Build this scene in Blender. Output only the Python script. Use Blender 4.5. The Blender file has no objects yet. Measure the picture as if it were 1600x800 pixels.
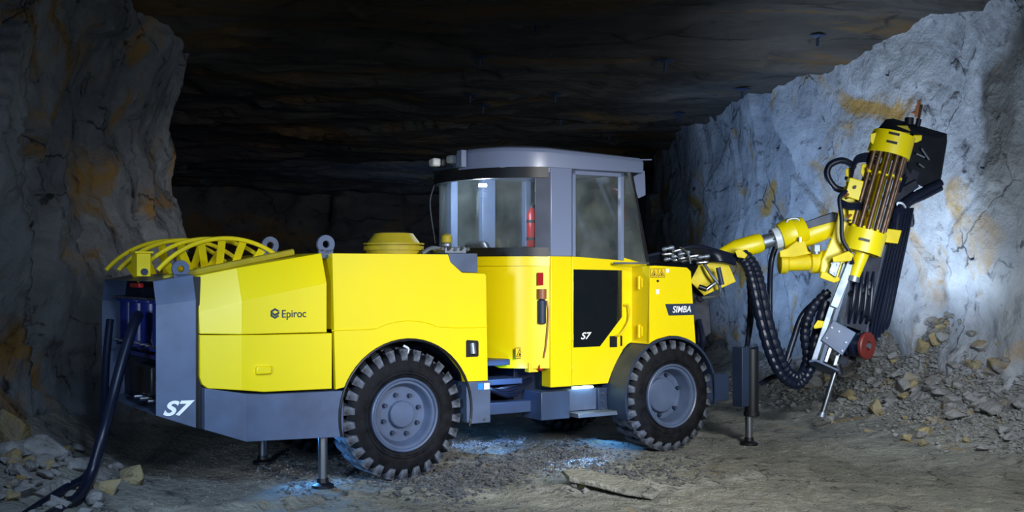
import bpy, bmesh, math, random
from mathutils import Vector, Matrix, Euler, noise
random.seed(7)
S = bpy.context.scene
COL = S.collection
PI = math.pi
# ------------------------------------------------------------------ camera
F = 1800.0; EYE = 1.95; HY = 423.0
cam = bpy.data.cameras.new('camera'); camo = bpy.data.objects.new('camera', cam); COL.objects.link(camo)
cam.sensor_width = 36; cam.lens = 36*F/1600; cam.shift_y = (HY-400)/1600; cam.clip_end = 300
camo.location = (0, 0, EYE); camo.rotation_euler = (PI/2, 0, 0)
S.camera = camo
# ------------------------------------------------------------------ world and lights
w = bpy.data.worlds.new('mine_air'); S.world = w; w.use_nodes = True
bg = w.node_tree.nodes['Background']; bg.inputs[0].default_value = (0.010, 0.030, 0.11, 1); bg.inputs[1].default_value = 0.20
def aim(o, target):
    o.rotation_euler = (Vector(target)-o.location).to_track_quat('-Z', 'Y').to_euler()
def area(name, loc, target, size, energy, color, spread=180):
    l = bpy.data.lights.new(name, 'AREA'); l.size = size; l.energy = energy; l.color = color; l.spread = math.radians(spread)
    o = bpy.data.objects.new(name, l); COL.objects.link(o); o.location = loc; aim(o, target); return o
def spot(name, loc, target, deg, energy, color, blend=1.0, r=.15):
    l = bpy.data.lights.new(name, 'SPOT'); l.spot_size = math.radians(deg); l.spot_blend = blend; l.energy = energy; l.color = color; l.shadow_soft_size = r
    o = bpy.data.objects.new(name, l); COL.objects.link(o); o.location = loc; aim(o, target); return o
spot('key_lamp', (4.0, 3.0, 3.3), (0.2, 11.2, 1.5), 40, 3800, (.97, .97, .97), 1.0, .8)
spot('fill_lamp', (-3.0, 4.0, 1.9), (-1.9, 10.2, 1.3), 46, 820, (.56, .75, 1.0), 1.0, .3)
spot('drill_fill', (4.6, 7.0, 2.0), (3.9, 13.2, 2.4), 46, 1650, (.80, .90, 1.0), 1.0, .9)  # added off-camera light to brighten the drill, not a fitting on it
spot('wall_wash_lamp', (2.6, 14.9, 1.6), (5.4, 15.0, 3.8), 120, 560, (.54, .72, 1.0), 1.0, .4)
spot('tall_wall_lamp', (4.6, 13.9, 1.2), (5.7, 14.0, 3.2), 110, 130, (.62, .80, 1.0), 1.0, .2)
spot('side_wall_fill', (-1.2, 6.0, 2.6), (-5.0, 12.8, 1.3), 76, 215, (.62, .78, 1.0), 1.0, .5)  # added off-camera light for the left wall
spot('boom_wall_fill', (1.3, 17.2, 1.2), (4.3, 19.0, 2.9), 95, 620, (.36, .58, 1.0), 1.0, .3)  # added light kept out of view behind the cab, lifts the far right wall
spot('floor_fill', (3.4, 4.5, 4.6), (2.6, 11.0, 0), 60, 1900, (.90, .94, .93), 1.0, .5)  # added overhead light, out of frame, for the foreground floor
spot('rubble_fill', (3.0, 8.0, 3.2), (5.1, 13.6, .5), 46, 620, (.70, .83, 1.0), 1.0, .4)  # unseen extra light added to lift the right rubble bank
spot('left_floor_fill', (-.5, 4.0, 4.9), (-1.7, 8.8, 0), 58, 950, (.50, .70, 1.0), 1.0, .2)  # unseen light added to fill the floor on the left
area('far_drift_fill', (-2.0, 27, 2.6), (-3, 34, 2.0), 2.0, 30, (.22, .42, .9))  # weak unseen light added so the back wall shows bluish
S.view_settings.view_transform = 'Standard'; S.view_settings.look = 'None'; S.view_settings.gamma = 1
S.view_settings.use_curve_mapping = False; S.view_settings.exposure = 0.0

# ------------------------------------------------------------------ materials
def mat(name, col, rough=.5, metal=0, coat=0, noise_amt=0, noise_scale=6, bump=0, emit=None, es=0, dirt=None, spec=.5):
    m = bpy.data.materials.new(name); m.use_nodes = True; nt = m.node_tree; b = nt.nodes['Principled BSDF']
    b.inputs['Base Color'].default_value = (*col, 1); b.inputs['Roughness'].default_value = rough
    b.inputs['Metallic'].default_value = metal; b.inputs['Coat Weight'].default_value = coat; b.inputs['Coat Roughness'].default_value = .28 if rough > .15 else .03; b.inputs['Specular IOR Level'].default_value = spec
    if emit: b.inputs['Emission Color'].default_value = (*emit, 1); b.inputs['Emission Strength'].default_value = es
    if noise_amt or bump or dirt:
        tc = nt.nodes.new('ShaderNodeTexCoord'); n = nt.nodes.new('ShaderNodeTexNoise')
        n.inputs['Scale'].default_value = noise_scale; n.inputs['Detail'].default_value = 6
        nt.links.new(tc.outputs['Object'], n.inputs['Vector'])
        r = nt.nodes.new('ShaderNodeMapRange'); r.inputs[1].default_value = .35; r.inputs[2].default_value = .7
        nt.links.new(n.outputs[0], r.inputs[0])
        mx = nt.nodes.new('ShaderNodeMix'); mx.data_type = 'RGBA'
        d = dirt or tuple(c*(1-noise_amt) for c in col)
        mx.inputs[6].default_value = (*col, 1); mx.inputs[7].default_value = (*d, 1)
        nt.links.new(r.outputs[0], mx.inputs[0]); nt.links.new(mx.outputs[2], b.inputs['Base Color'])
        rr = nt.nodes.new('ShaderNodeMapRange'); rr.inputs[3].default_value = rough*.8; rr.inputs[4].default_value = min(1, rough*1.3)
        nt.links.new(n.outputs[0], rr.inputs[0]); nt.links.new(rr.outputs[0], b.inputs['Roughness'])
        if bump:
            bp = nt.nodes.new('ShaderNodeBump'); bp.inputs['Strength'].default_value = bump; bp.inputs['Distance'].default_value = .02
            nt.links.new(n.outputs[0], bp.inputs['Height']); nt.links.new(bp.outputs[0], b.inputs['Normal'])
    return m
M = {}
M['yellow'] = mat('yellow_paint', (.86, .69, .0), .38, coat=.25, noise_amt=.05, noise_scale=1.5)
M['yellow2'] = mat('worn_yellow_paint', (.86, .66, .0), .58, noise_amt=.18, noise_scale=5)
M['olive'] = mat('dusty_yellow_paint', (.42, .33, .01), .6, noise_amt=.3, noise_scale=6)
M['grey'] = mat('blue_grey_paint', (.085, .122, .215), .42, coat=.1, noise_amt=.35, noise_scale=3.5)
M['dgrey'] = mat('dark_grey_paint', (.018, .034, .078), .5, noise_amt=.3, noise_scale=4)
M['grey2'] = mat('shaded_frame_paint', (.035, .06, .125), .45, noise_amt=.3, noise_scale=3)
M['cab'] = mat('cab_grey_paint', (.18, .225, .36), .35, coat=.2, noise_amt=.05, noise_scale=2)
M['black'] = mat('black_plastic', (.005, .006, .010), .45)
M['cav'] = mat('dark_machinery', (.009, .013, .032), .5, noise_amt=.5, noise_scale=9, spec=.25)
M['blue'] = mat('blue_enamel', (.01, .02, .16), .35)
M['rubber'] = mat('tyre_rubber', (.0035, .004, .006), .66, dirt=(.011, .012, .016), noise_scale=11, bump=.5, spec=.15)
M['lug'] = mat('dusty_tread_rubber', (.006, .007, .011), .6, dirt=(.12, .14, .18), noise_scale=16, bump=.8, spec=.3)
M['hose'] = mat('hose_rubber', (.006, .010, .026), .34, noise_amt=.3, noise_scale=20, spec=.35)
M['steel'] = mat('bright_steel', (.40, .43, .48), .32, metal=1)
M['satin'] = mat('satin_steel', (.26, .30, .36), .45, metal=.8, noise_amt=.2, noise_scale=8)
M['rod'] = mat('rusty_drill_steel', (.20, .12, .075), .42, metal=.7, dirt=(.09, .06, .05), noise_scale=12)
M['white'] = mat('white_decal', (.97, .98, 1.0), .4)
M['ring'] = mat('white_wiper_ring', (.6, .65, .72), .35)
M['navy'] = mat('navy_decal', (.01, .035, .06), .4)
M['red'] = mat('red_paint', (.35, .01, .012), .35)
M['maroon'] = mat('dark_red_reel_disc', (.16, .018, .014), .5, noise_amt=.3, noise_scale=10)
M['orange'] = mat('warning_label_orange', (.85, .60, .02), .5)
M['cyan'] = mat('blue_decal', (.02, .22, .7), .5)
M['brown'] = mat('copper_brown', (.28, .10, .04), .4)
M['flap'] = mat('rubber_flap', (.007, .010, .016), .6, noise_amt=.3, noise_scale=5, bump=.3, spec=.12)
M['lens'] = mat('lamp_lens', (.55, .58, .6), .12, coat=1)
M['lamp'] = mat('lit_lamp', (1, 1, 1), .4, emit=(.8, .92, 1), es=60)
M['strip'] = mat('lit_step_lamp', (1, 1, 1), .4, emit=(.5, .85, 1), es=14)
M['tint'] = mat('tinted_door_glass', (.006, .009, .012), .06, coat=1)
g = bpy.data.materials.new('cab_glass'); g.use_nodes = True; nt = g.node_tree; nt.nodes.clear()
out = nt.nodes.new('ShaderNodeOutputMaterial'); mx = nt.nodes.new('ShaderNodeMixShader'); tr = nt.nodes.new('ShaderNodeBsdfTransparent'); gl = nt.nodes.new('ShaderNodeBsdfGlossy')
lw = nt.nodes.new('ShaderNodeLayerWeight'); lw.inputs[0].default_value = .5
pw = nt.nodes.new('ShaderNodeMath'); pw.operation = 'POWER'; pw.inputs[1].default_value = 3.0; nt.links.new(lw.outputs['Facing'], pw.inputs[0])
fr = nt.nodes.new('ShaderNodeMapRange'); fr.inputs[3].default_value = .09; fr.inputs[4].default_value = .8; nt.links.new(pw.outputs[0], fr.inputs[0])
tr.inputs[0].default_value = (.84, .89, .93, 1); gl.inputs['Roughness'].default_value = .03
nt.links.new(fr.outputs[0], mx.inputs[0]); nt.links.new(tr.outputs[0], mx.inputs[1]); nt.links.new(gl.outputs[0], mx.inputs[2]); nt.links.new(mx.outputs[0], out.inputs[0])
# rock reflection painted into the panes as a patchy grey diffuse
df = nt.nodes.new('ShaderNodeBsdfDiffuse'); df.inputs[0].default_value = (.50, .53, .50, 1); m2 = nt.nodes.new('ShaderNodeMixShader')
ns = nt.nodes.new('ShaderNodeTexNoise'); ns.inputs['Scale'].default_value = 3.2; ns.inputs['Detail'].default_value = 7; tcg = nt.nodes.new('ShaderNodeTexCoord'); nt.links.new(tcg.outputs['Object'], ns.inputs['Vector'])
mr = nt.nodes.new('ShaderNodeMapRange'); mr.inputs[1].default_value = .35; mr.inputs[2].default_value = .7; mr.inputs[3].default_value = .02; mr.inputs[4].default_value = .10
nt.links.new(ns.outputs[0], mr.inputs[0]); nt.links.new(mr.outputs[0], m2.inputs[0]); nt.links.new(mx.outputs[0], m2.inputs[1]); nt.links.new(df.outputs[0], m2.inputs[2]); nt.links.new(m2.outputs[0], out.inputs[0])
M['glass'] = g

def rock_mat(name, base, alt, ochre, dark, ochre_lo=.58, scale=.55, bump=.6, stretch=(1, 1, 1), fine=9.0, rough=.8):
    m = bpy.data.materials.new(name); m.use_nodes = True; nt = m.node_tree; L = nt.links; b = nt.nodes['Principled BSDF']
    b.inputs['Roughness'].default_value = rough; b.inputs['Specular IOR Level'].default_value = .35
    geo = nt.nodes.new('ShaderNodeNewGeometry'); mp = nt.nodes.new('ShaderNodeMapping'); mp.inputs['Scale'].default_value = stretch
    L.new(geo.outputs['Position'], mp.inputs['Vector'])
    def nz(sc, det=8, dist=0.0, src=mp):
        n = nt.nodes.new('ShaderNodeTexNoise'); n.inputs['Scale'].default_value = sc; n.inputs['Detail'].default_value = det; n.inputs['Distortion'].default_value = dist; n.inputs['Roughness'].default_value = .6
        L.new(src.outputs[0], n.inputs['Vector']); return n
    def rng(src, a, b_, c=0., d=1.):
        r = nt.nodes.new('ShaderNodeMapRange'); r.inputs[1].default_value = a; r.inputs[2].default_value = b_; r.inputs[3].default_value = c; r.inputs[4].default_value = d
        L.new(src, r.inputs[0]); return r
    def mix(fac, a, b_, blend='MIX'):
        x = nt.nodes.new('ShaderNodeMix'); x.data_type = 'RGBA'; x.blend_type = blend
        L.new(fac, x.inputs[0])
        for s, i in ((a, 6), (b_, 7)):
            if isinstance(s, tuple): x.inputs[i].default_value = (*s, 1)
            else: L.new(s, x.inputs[i])
        return x
    n1 = nz(scale*2.2, 8, .8); n2 = nz(scale, 6, 1.4); n3 = nz(fine, 8); n4 = nz(scale*5, 10, .5)
    c1 = mix(rng(n1.outputs[0], .36, .64).outputs[0], base, alt)
    c2 = mix(rng(n2.outputs[0], ochre_lo, ochre_lo+.10).outputs[0], c1.outputs[2], ochre)
    vo = nt.nodes.new('ShaderNodeTexVoronoi'); vo.feature = 'DISTANCE_TO_EDGE'; vo.inputs['Scale'].default_value = scale*2.4
    wv = nt.nodes.new('ShaderNodeMix'); wv.data_type = 'VECTOR'; wv.inputs[0].default_value = .25
    L.new(mp.outputs[0], wv.inputs[4]); L.new(n4.outputs[1], wv.inputs[5]); L.new(wv.outputs[1], vo.inputs['Vector'])
    crack = rng(vo.outputs[0], 0, .018, 1, 0)
    gate = rng(n1.outputs[0], .5, .6)
    ml = nt.nodes.new('ShaderNodeMath'); ml.operation = 'MULTIPLY'; L.new(crack.outputs[0], ml.inputs[0]); L.new(gate.outputs[0], ml.inputs[1])
    c3 = mix(ml.outputs[0], c2.outputs[2], dark)
    c4 = mix(rng(n4.outputs[0], .60, .69).outputs[0], c3.outputs[2], dark)
    c5 = mix(rng(n3.outputs[0], .3, .7, .0, .45).outputs[0], c4.outputs[2], (.5, .5, .5), 'OVERLAY')
    L.new(c5.outputs[2], b.inputs['Base Color'])
    ad = nt.nodes.new('ShaderNodeMath'); ad.operation = 'ADD'; L.new(n3.outputs[0], ad.inputs[0])
    m4 = nt.nodes.new('ShaderNodeMath'); m4.operation = 'MULTIPLY'; m4.inputs[1].default_value = 2.0; L.new(n4.outputs[0], m4.inputs[0]); L.new(m4.outputs[0], ad.inputs[1])
    sb = nt.nodes.new('ShaderNodeMath'); sb.operation = 'SUBTRACT'; L.new(ad.outputs[0], sb.inputs[0]); L.new(ml.outputs[0], sb.inputs[1])
    bp = nt.nodes.new('ShaderNodeBump'); bp.inputs['Strength'].default_value = bump; bp.inputs['Distance'].default_value = .06
    L.new(sb.outputs[0], bp.inputs['Height']); L.new(bp.outputs[0], b.inputs['Normal'])
    return m
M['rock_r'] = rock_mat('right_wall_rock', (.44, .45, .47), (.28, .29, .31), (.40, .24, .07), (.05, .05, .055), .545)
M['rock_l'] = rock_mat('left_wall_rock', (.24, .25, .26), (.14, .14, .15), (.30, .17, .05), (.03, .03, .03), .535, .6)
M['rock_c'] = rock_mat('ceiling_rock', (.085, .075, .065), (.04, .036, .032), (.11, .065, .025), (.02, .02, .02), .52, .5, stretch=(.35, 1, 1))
M['ground'] = rock_mat('ground_dirt', (.33, .325, .285), (.20, .20, .185), (.33, .23, .09), (.06, .06, .06), .62, .9, bump=.8, fine=22)
M['stone'] = rock_mat('loose_stone', (.30, .30, .30), (.20, .19, .18), (.30, .22, .10), (.08, .08, .08), .58, 1.6, bump=.5, fine=18)
M['stone_y'] = rock_mat('ochre_stone', (.36, .29, .15), (.27, .23, .15), (.36, .24, .08), (.1, .09, .06), .55, 2, bump=.5, fine=18)
M['lump'] = rock_mat('lump_stone', (.13, .135, .145), (.075, .08, .09), (.17, .14, .08), (.03, .03, .03), .64, 2, bump=.6, fine=18)
M['glow_chip'] = mat('pale_glow_chips', (.34, .38, .44), .35, noise_amt=.5, noise_scale=14, bump=.5)  # blue-white streak of light on the track put into the chip colour

# ------------------------------------------------------------------ mesh helpers
def link(name, bm, m, parent=None, bevel=0, ang=35, label=None, flat=False):
    me = bpy.data.meshes.new(name)
    bmesh.ops.recalc_face_normals(bm, faces=bm.faces)
    bm.to_mesh(me); bm.free()
    for mm in (m if isinstance(m, (list, tuple)) else [m]): me.materials.append(M[mm] if isinstance(mm, str) else mm)
    if not flat:
        me.shade_smooth(); me.set_sharp_from_angle(angle=math.radians(ang))
    o = bpy.data.objects.new(name, me); COL.objects.link(o)
    if parent: o.parent = parent
    if bevel:
        b = o.modifiers.new('bevel', 'BEVEL'); b.width = bevel; b.segments = 2; b.limit_method = 'ANGLE'; b.angle_limit = math.radians(30); b.harden_normals = False
    if label: o['label'] = label
    return o
def B(): return bmesh.new()
def box(bm, a, b):
    x0, y0, z0 = a; x1, y1, z1 = b
    v = [bm.verts.new(p) for p in ((x0,y0,z0),(x1,y0,z0),(x1,y1,z0),(x0,y1,z0),(x0,y0,z1),(x1,y0,z1),(x1,y1,z1),(x0,y1,z1))]
    for f in ((0,3,2,1),(4,5,6,7),(0,1,5,4),(1,2,6,5),(2,3,7,6),(3,0,4,7)): bm.faces.new([v[i] for i in f])
    return bm
def frame(d):
    d = Vector(d).normalized(); a = Vector((0,0,1)) if abs(d.z) < .9 else Vector((1,0,0))
    x = d.cross(a).normalized(); return x, d.cross(x).normalized(), d
def lathe(bm, p0, axis, prof, n=32, cap=True):
    # prof: (distance along axis, radius)
    x, y, d = frame(axis); p0 = Vector(p0); rings = []
    for t, r in prof:
        rings.append([bm.verts.new(p0+d*t+(x*math.cos(2*PI*i/n)+y*math.sin(2*PI*i/n))*max(r, 1e-4)) for i in range(n)])
    for a, b in zip(rings, rings[1:]):
        for i in range(n): bm.faces.new((a[i], a[(i+1) % n], b[(i+1) % n], b[i]))
    if cap: bm.faces.new(rings[0][::-1]); bm.faces.new(rings[-1])
    return bm
def cyl(bm, a, b, r, r2=None, n=20):
    a = Vector(a); b = Vector(b); return lathe(bm, a, b-a, [(0, r), ((b-a).length, r if r2 is None else r2)], n)
def smooth_path(pts, k=8):
    P = [Vector(p) for p in pts]
    if len(P) < 3: return P
    Q = [P[0]*2-P[1]]+P+[P[-1]*2-P[-2]]; outp = []
    for i in range(1, len(Q)-2):
        for j in range(k):
            t = j/k; a, b, c, d = Q[i-1], Q[i], Q[i+1], Q[i+2]
            outp.append(.5*((2*b)+(c-a)*t+(2*a-5*b+4*c-d)*t*t+(3*b-a-3*c+d)*t**3))
    outp.append(P[-1]); return outp
def tube(bm, pts, r, n=10, k=8, rib=0, smooth=True, taper=None):
    P = smooth_path(pts, k) if smooth else [Vector(p) for p in pts]
    prev = None; rings = []
    for i, p in enumerate(P):
        d = (P[min(i+1, len(P)-1)]-P[max(i-1, 0)]).normalized()
        if prev is None: x, y, _ = frame(d)
        else:
            x = (prev-d*prev.dot(d)).normalized(); y = d.cross(x)
        prev = x
        rr = r*(1-(rib if i % 3 == 0 else 0)) if rib > .1 else r*(1+(rib if i % 2 else 0))
        if taper: rr *= taper(i/(len(P)-1))
        rings.append([bm.verts.new(p+(x*math.cos(2*PI*j/n)+y*math.sin(2*PI*j/n))*rr) for j in range(n)])
    for a, b in zip(rings, rings[1:]):
        for i in range(n): bm.faces.new((a[i], a[(i+1) % n], b[(i+1) % n], b[i]))
    bm.faces.new(rings[0][::-1]); bm.faces.new(rings[-1]); return bm
def prism(bm, pts, v0, v1, ax='v'):
    # polygon in (u,z) extruded in v, or polygon in (u,v) extruded in z
    def P(a, b, t): return (a, t, b) if ax == 'v' else ((a, b, t) if ax == 'z' else (t, a, b))
    A = [bm.verts.new(P(a, b, v0)) for a, b in pts]; C = [bm.verts.new(P(a, b, v1)) for a, b in pts]
    n = len(pts); fs = [bm.faces.new(A), bm.faces.new(C[::-1])]
    for i in range(n): bm.faces.new((A[i], A[(i+1) % n], C[(i+1) % n], C[i]))
    bmesh.ops.triangulate(bm, faces=[f for f in fs if len(f.verts) > 4])
    return bm
def loft(bm, secs, mirror=None, cap=True):
    # secs: list of (u, [(v,z)...]); mirrored across v=mirror to close the loop
    rings = []
    for u, pr in secs:
        loop = [(u, v, z) for v, z in pr]
        if mirror is not None: loop += [(u, 2*mirror-v, z) for v, z in reversed(pr)]
        rings.append([bm.verts.new(p) for p in loop])
    n = len(rings[0])
    for a, b in zip(rings, rings[1:]):
        for i in range(n): bm.faces.new((a[i], a[(i+1) % n], b[(i+1) % n], b[i]))
    caps = []
    if cap: caps = [bm.faces.new(rings[0][::-1]), bm.faces.new(rings[-1])]
    return caps
def text(name, s, size, loc, mtl, parent, rot=(PI/2, 0, 0), bold=.0, shear=0, ext=.002, sx=1):
    c = bpy.data.curves.new(name, 'FONT'); c.body = s; c.size = size; c.offset = bold*size; c.shear = shear; c.extrude = ext; c.align_x = 'CENTER'; c.align_y = 'CENTER'
    t = bpy.data.objects.new('tmp', c); COL.objects.link(t)
    dg = bpy.context.evaluated_depsgraph_get(); me = bpy.data.meshes.new_from_object(t.evaluated_get(dg))
    bpy.data.objects.remove(t); me.name = name; me.materials.clear(); me.materials.append(M[mtl])
    o = bpy.data.objects.new(name, me); COL.objects.link(o); o.parent = parent; o.location = loc; o.rotation_euler = rot; o.scale = (sx, 1, 1); return o
def tag(o, label, cat, group=None):
    o['label'] = label; o['category'] = cat
    if group: o['group'] = group
    return o

# ------------------------------------------------------------------ the setting: ground shape shared by stones
def wall_x(y):                       # right wall line in plan
    return 6.05-.235*(y-12.0)
def ground_z(x, y):
    z = .035*noise.noise(Vector((x*.7, y*.7, 3)))+.022*noise.noise(Vector((x*2.7, y*2.7, 1)))
    z += .020*noise.noise(Vector((x*7, y*7, 5)))+.012*abs(noise.noise(Vector((x*17, y*17, 8))))
    d = wall_x(y)-x
    z += (.60+.45*math.exp(-((y-14.4)/2.2)**2))*math.exp(-max(d, 0)/.70)*(1+.5*noise.noise(Vector((x, y*1.3, 0))))
    dl = x-(-4.9+.05*(y-11))
    z += .45*math.exp(-max(dl, 0)/.5)
    z += .30*math.exp(-(((x+4.1)/.9)**2+((y-9.5)/1.1)**2))
    r = math.exp(-((y-9.75-.35*(x+1)+.25*math.sin(x*1.3))/.13)**2)*(1 if -4 < x < 2.5 else 0)
    z += .05*r*(1+noise.noise(Vector((x*6, y*6, 2))))
    # keep it level under wheels and jacks
    for (wx, wy, s) in PADS:
        q = math.exp(-((x-wx)**2+(y-wy)**2)/s**2); z *= (1-q)
    return z
TH = math.radians(32.5); CO, SI = math.cos(TH), math.sin(TH); OX, OY = -0.9987, 10.7
def V2W(u, v, z=0): return Vector((OX+u*CO-v*SI, OY+u*SI+v*CO, z))
PADS = [(*V2W(u, v)[:2], s) for u, v, s in ((0, .15, .55), (3.22, .15, .55), (0, 2, .55), (3.22, 2, .55), (-.78, .08, .25), (-.78, 1.6, .25), (4.25, -.12, .25))]

def struct(o): o['kind'] = 'structure'; return o
def grid(name, nx, ny, fn, m, flat=False):
    vs = [fn(i/nx, j/ny) for j in range(ny+1) for i in range(nx+1)]
    fs = [(j*(nx+1)+i, j*(nx+1)+i+1, (j+1)*(nx+1)+i+1, (j+1)*(nx+1)+i) for j in range(ny) for i in range(nx)]
    me = bpy.data.meshes.new(name); me.from_pydata(vs, [], fs); me.materials.append(M[m])
    if not flat: me.shade_smooth()
    o = bpy.data.objects.new(name, me); COL.objects.link(o); return struct(o)
grid('floor', 560, 560, lambda a, b: ((lambda x, y: (x, y, ground_z(x, y)))(-7+15*a, 5.5+b*b*14+b*18)), 'ground')
def facet(p, sc, seed):              # broken rock: each cell is a tilted plane
    q = p*sc+Vector((seed, seed*1.7, -seed)); d, pts = noise.voronoi(q); c = pts[0]
    h = noise.cell_vector(c*3.1+Vector((.5, .5, .5)))
    return (h.x-.5)*.6+(q-c).dot(h-Vector((.5, .5, .5)))*1.1
def crags(p, seed, amt):
    return amt*(.6*noise.fractal(p*.45+Vector((seed, 0, 0)), 1, 2, 3)+.55*facet(Vector((p.x, p.y, p.z*.55)), .75, seed)+.11*facet(p, 2.4, seed+5)+.045*facet(p, 7, seed+9))
def wall(name, path, z0, z1, nx, nz, m, seed, amt, side, rough=None):
    P = [Vector((*q, 0)) for q in path]; L = [0]
    for a, b in zip(P, P[1:]): L.append(L[-1]+(b-a).length)
    def fn(a, b):
        s = a*L[-1]; i = max(k for k in range(len(L)) if L[k] <= s+1e-9); i = min(i, len(P)-2)
        t = (s-L[i])/(L[i+1]-L[i]); d = (P[i+1]-P[i]).normalized(); n = Vector((-d.y, d.x, 0))*side
        p = P[i].lerp(P[i+1], t); z = z0+(z1-z0)*b; p.z = z
        k = amt*(rough(p) if rough else 1)
        # lean out a little at the foot and the crown
        e = .35*math.exp(-max(z, 0)/.5)+.45*math.exp(-(z1-.6-z)/.7)*(1 if z < z1 else 1)
        q = p+n*(crags(p, seed, k)+e*.6)
        return tuple(q)
    return grid(name, nx, nz, fn, m)
WR = wall('wall_right', [(7.6, 5.5), (6.75, 9), (wall_x(12), 12), (wall_x(16), 16), (wall_x(22), 22), (3.2, 27)], -.3, 6.2, 420, 150, 'rock_r', 3.0, .42, 1,
     lambda p: .35+.35*min(1, max(0, (p.y-13)/.8))+.5*max(0, min(1, (2.1-p.z)/.5)))
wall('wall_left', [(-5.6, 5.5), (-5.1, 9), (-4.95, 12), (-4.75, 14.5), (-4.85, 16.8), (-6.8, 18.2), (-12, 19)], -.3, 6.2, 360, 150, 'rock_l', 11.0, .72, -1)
wall('wall_back', [(-14, 30), (-6, 34), (4, 33), (5, 27)], -.3, 5.6, 200, 60, 'rock_c', 21.0, .8, -1)
def ceil_z(x, y):
    return 5.25-.045*(y-12)
def cfn(a, b):
    x = -14+24*a; y = 5.5+30*b; p = Vector((x*.45, y, 0))
    z = ceil_z(x, y)+.22*noise.fractal(p*.5, 1, 2, 4)+.16*facet(Vector((x*.35, y*.9, 2)), 1.0, 4)+.06*facet(Vector((x*.5, y*1.2, 5)), 3.2, 8)
    return (x, y, z)
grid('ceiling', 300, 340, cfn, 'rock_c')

# ------------------------------------------------------------------ the rig
rig = bpy.data.objects.new('drill_rig', None); COL.objects.link(rig)
rig.location = (OX, OY, 0); rig.rotation_euler = (0, 0, TH)
tag(rig, 'yellow and grey four wheeled underground drilling rig standing on jacks in the mine drift', 'drill rig')
def at(px, py, Y):                   # a point in the rig's own frame
    X = (px-800)*Y/F; Z = EYE-(py-HY)*Y/F; dx, dy = X-OX, Y-OY
    return Vector((dx*CO+dy*SI, -dx*SI+dy*CO, Z))
MID = 1.1
# rear counterweight block with recessed connection panel
bm = B(); caps = loft(bm, [(-2.25, [(.15, .74), (.15, 1.66), (.24, 1.86)]), (-1.93, [(.07, .62), (.07, 1.70), (.16, 1.92)])], MID)
r = bmesh.ops.inset_individual(bm, faces=[caps[0]], thickness=.11, depth=0)
bmesh.ops.translate(bm, verts=list(caps[0].verts), vec=(.22, 0, 0)); caps[0].material_index = 1
rear = link('rear_counterweight', bm, ['grey', 'cav'], rig, .006, ang=6)
bm = B(); loft(bm, [(-1.93, [(.13, .62), (.13, 1.66), (.18, 1.90)]), (-1.86, [(.13, .60), (.13, 1.66), (.18, 1.90)])], MID); link('rubber_seal', bm, 'black', rig)
text('model_lettering', 'S7', .165, (-2.10, .106, .79), 'white', rear, (PI/2, 0, -math.atan2(.08, .32)), .035, .35, sx=1.25)
for i, v in enumerate((.55, .95, 1.35, 1.7)):
    bm = B(); cyl(bm, (-2.06, v, 1.28), (-2.06, v, 1.68), .10); cyl(bm, (-2.06, v, 1.25), (-2.06, v, 1.29), .13); cyl(bm, (-2.06, v, 1.66), (-2.06, v, 1.70), .13)
    o = link('cable_connector', bm, 'blue', rear, .006)
    if i < 2: o['label'] = 'blue cable connector housing'
    for dz in (1.29, 1.70):
        for dv in (-.11, .11):
            bm = B(); cyl(bm, (-2.20, v+dv, dz), (-2.10, v+dv, dz), .014, n=8); link('connector_bolt', bm, 'steel', rear)
bm = B(); box(bm, (-2.20, .7, 1.80), (-2.245, 1.0, 1.84)); link('tail_light', bm, 'red', rear, .006)
for v, z in ((.33, 1.55), (.33, 1.18), (.36, .95)):
    bm = B(); box(bm, (-2.18, v, z-.05), (-2.1, v+.06, z+.05)); link('red_switch', bm, 'red', rear, .01)
bm = B(); box(bm, (-2.2, .5, .86), (-2.05, 1.1, 1.12)); link('control_box', bm, 'black', rear, .02)
for v in (.35, .6, .8):
    bm = B(); cyl(bm, (-2.26, v, .84), (-2.16, v, .84), .018, n=10); link('hose_coupling', bm, 'steel', rear)
bm = B(); box(bm, (-2.1, .3, 1.16), (-2.0, 1.9, 1.2)); link('panel_shelf', bm, 'blue', rear, .004)
def lifting_eye(c, r, m='grey'):
    bm = B(); n = 24
    for s in (-.018, .018): pass
    A = []; hole = r*.38
    for rr in (r, hole):
        A.append([[bm.verts.new((c[0]+rr*math.cos(2*PI*i/n), c[1]+s, c[2]+rr*math.sin(2*PI*i/n))) for i in range(n)] for s in (-.018, .018)])
    for i in range(n):
        j = (i+1) % n
        bm.faces.new((A[0][0][i], A[0][0][j], A[1][0][j], A[1][0][i])); bm.faces.new((A[0][1][i], A[1][1][i], A[1][1][j], A[0][1][j]))
        bm.faces.new((A[0][0][i], A[0][1][i], A[0][1][j], A[0][0][j])); bm.faces.new((A[1][0][i], A[1][0][j], A[1][1][j], A[1][1][i]))
    box(bm, (c[0]-r*.8, c[1]-.018, c[2]-r*1.5), (c[0]+r*.8, c[1]+.018, c[2]-r*.55))
    return link('lifting_eye', bm, m, rig, .003)
lifting_eye((-2.02, .22, 1.965), .075, 'grey'); lifting_eye((-.72, .16, 2.19), .085, 'grey'); lifting_eye((-.97, .9, 2.19), .085, 'grey')
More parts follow.
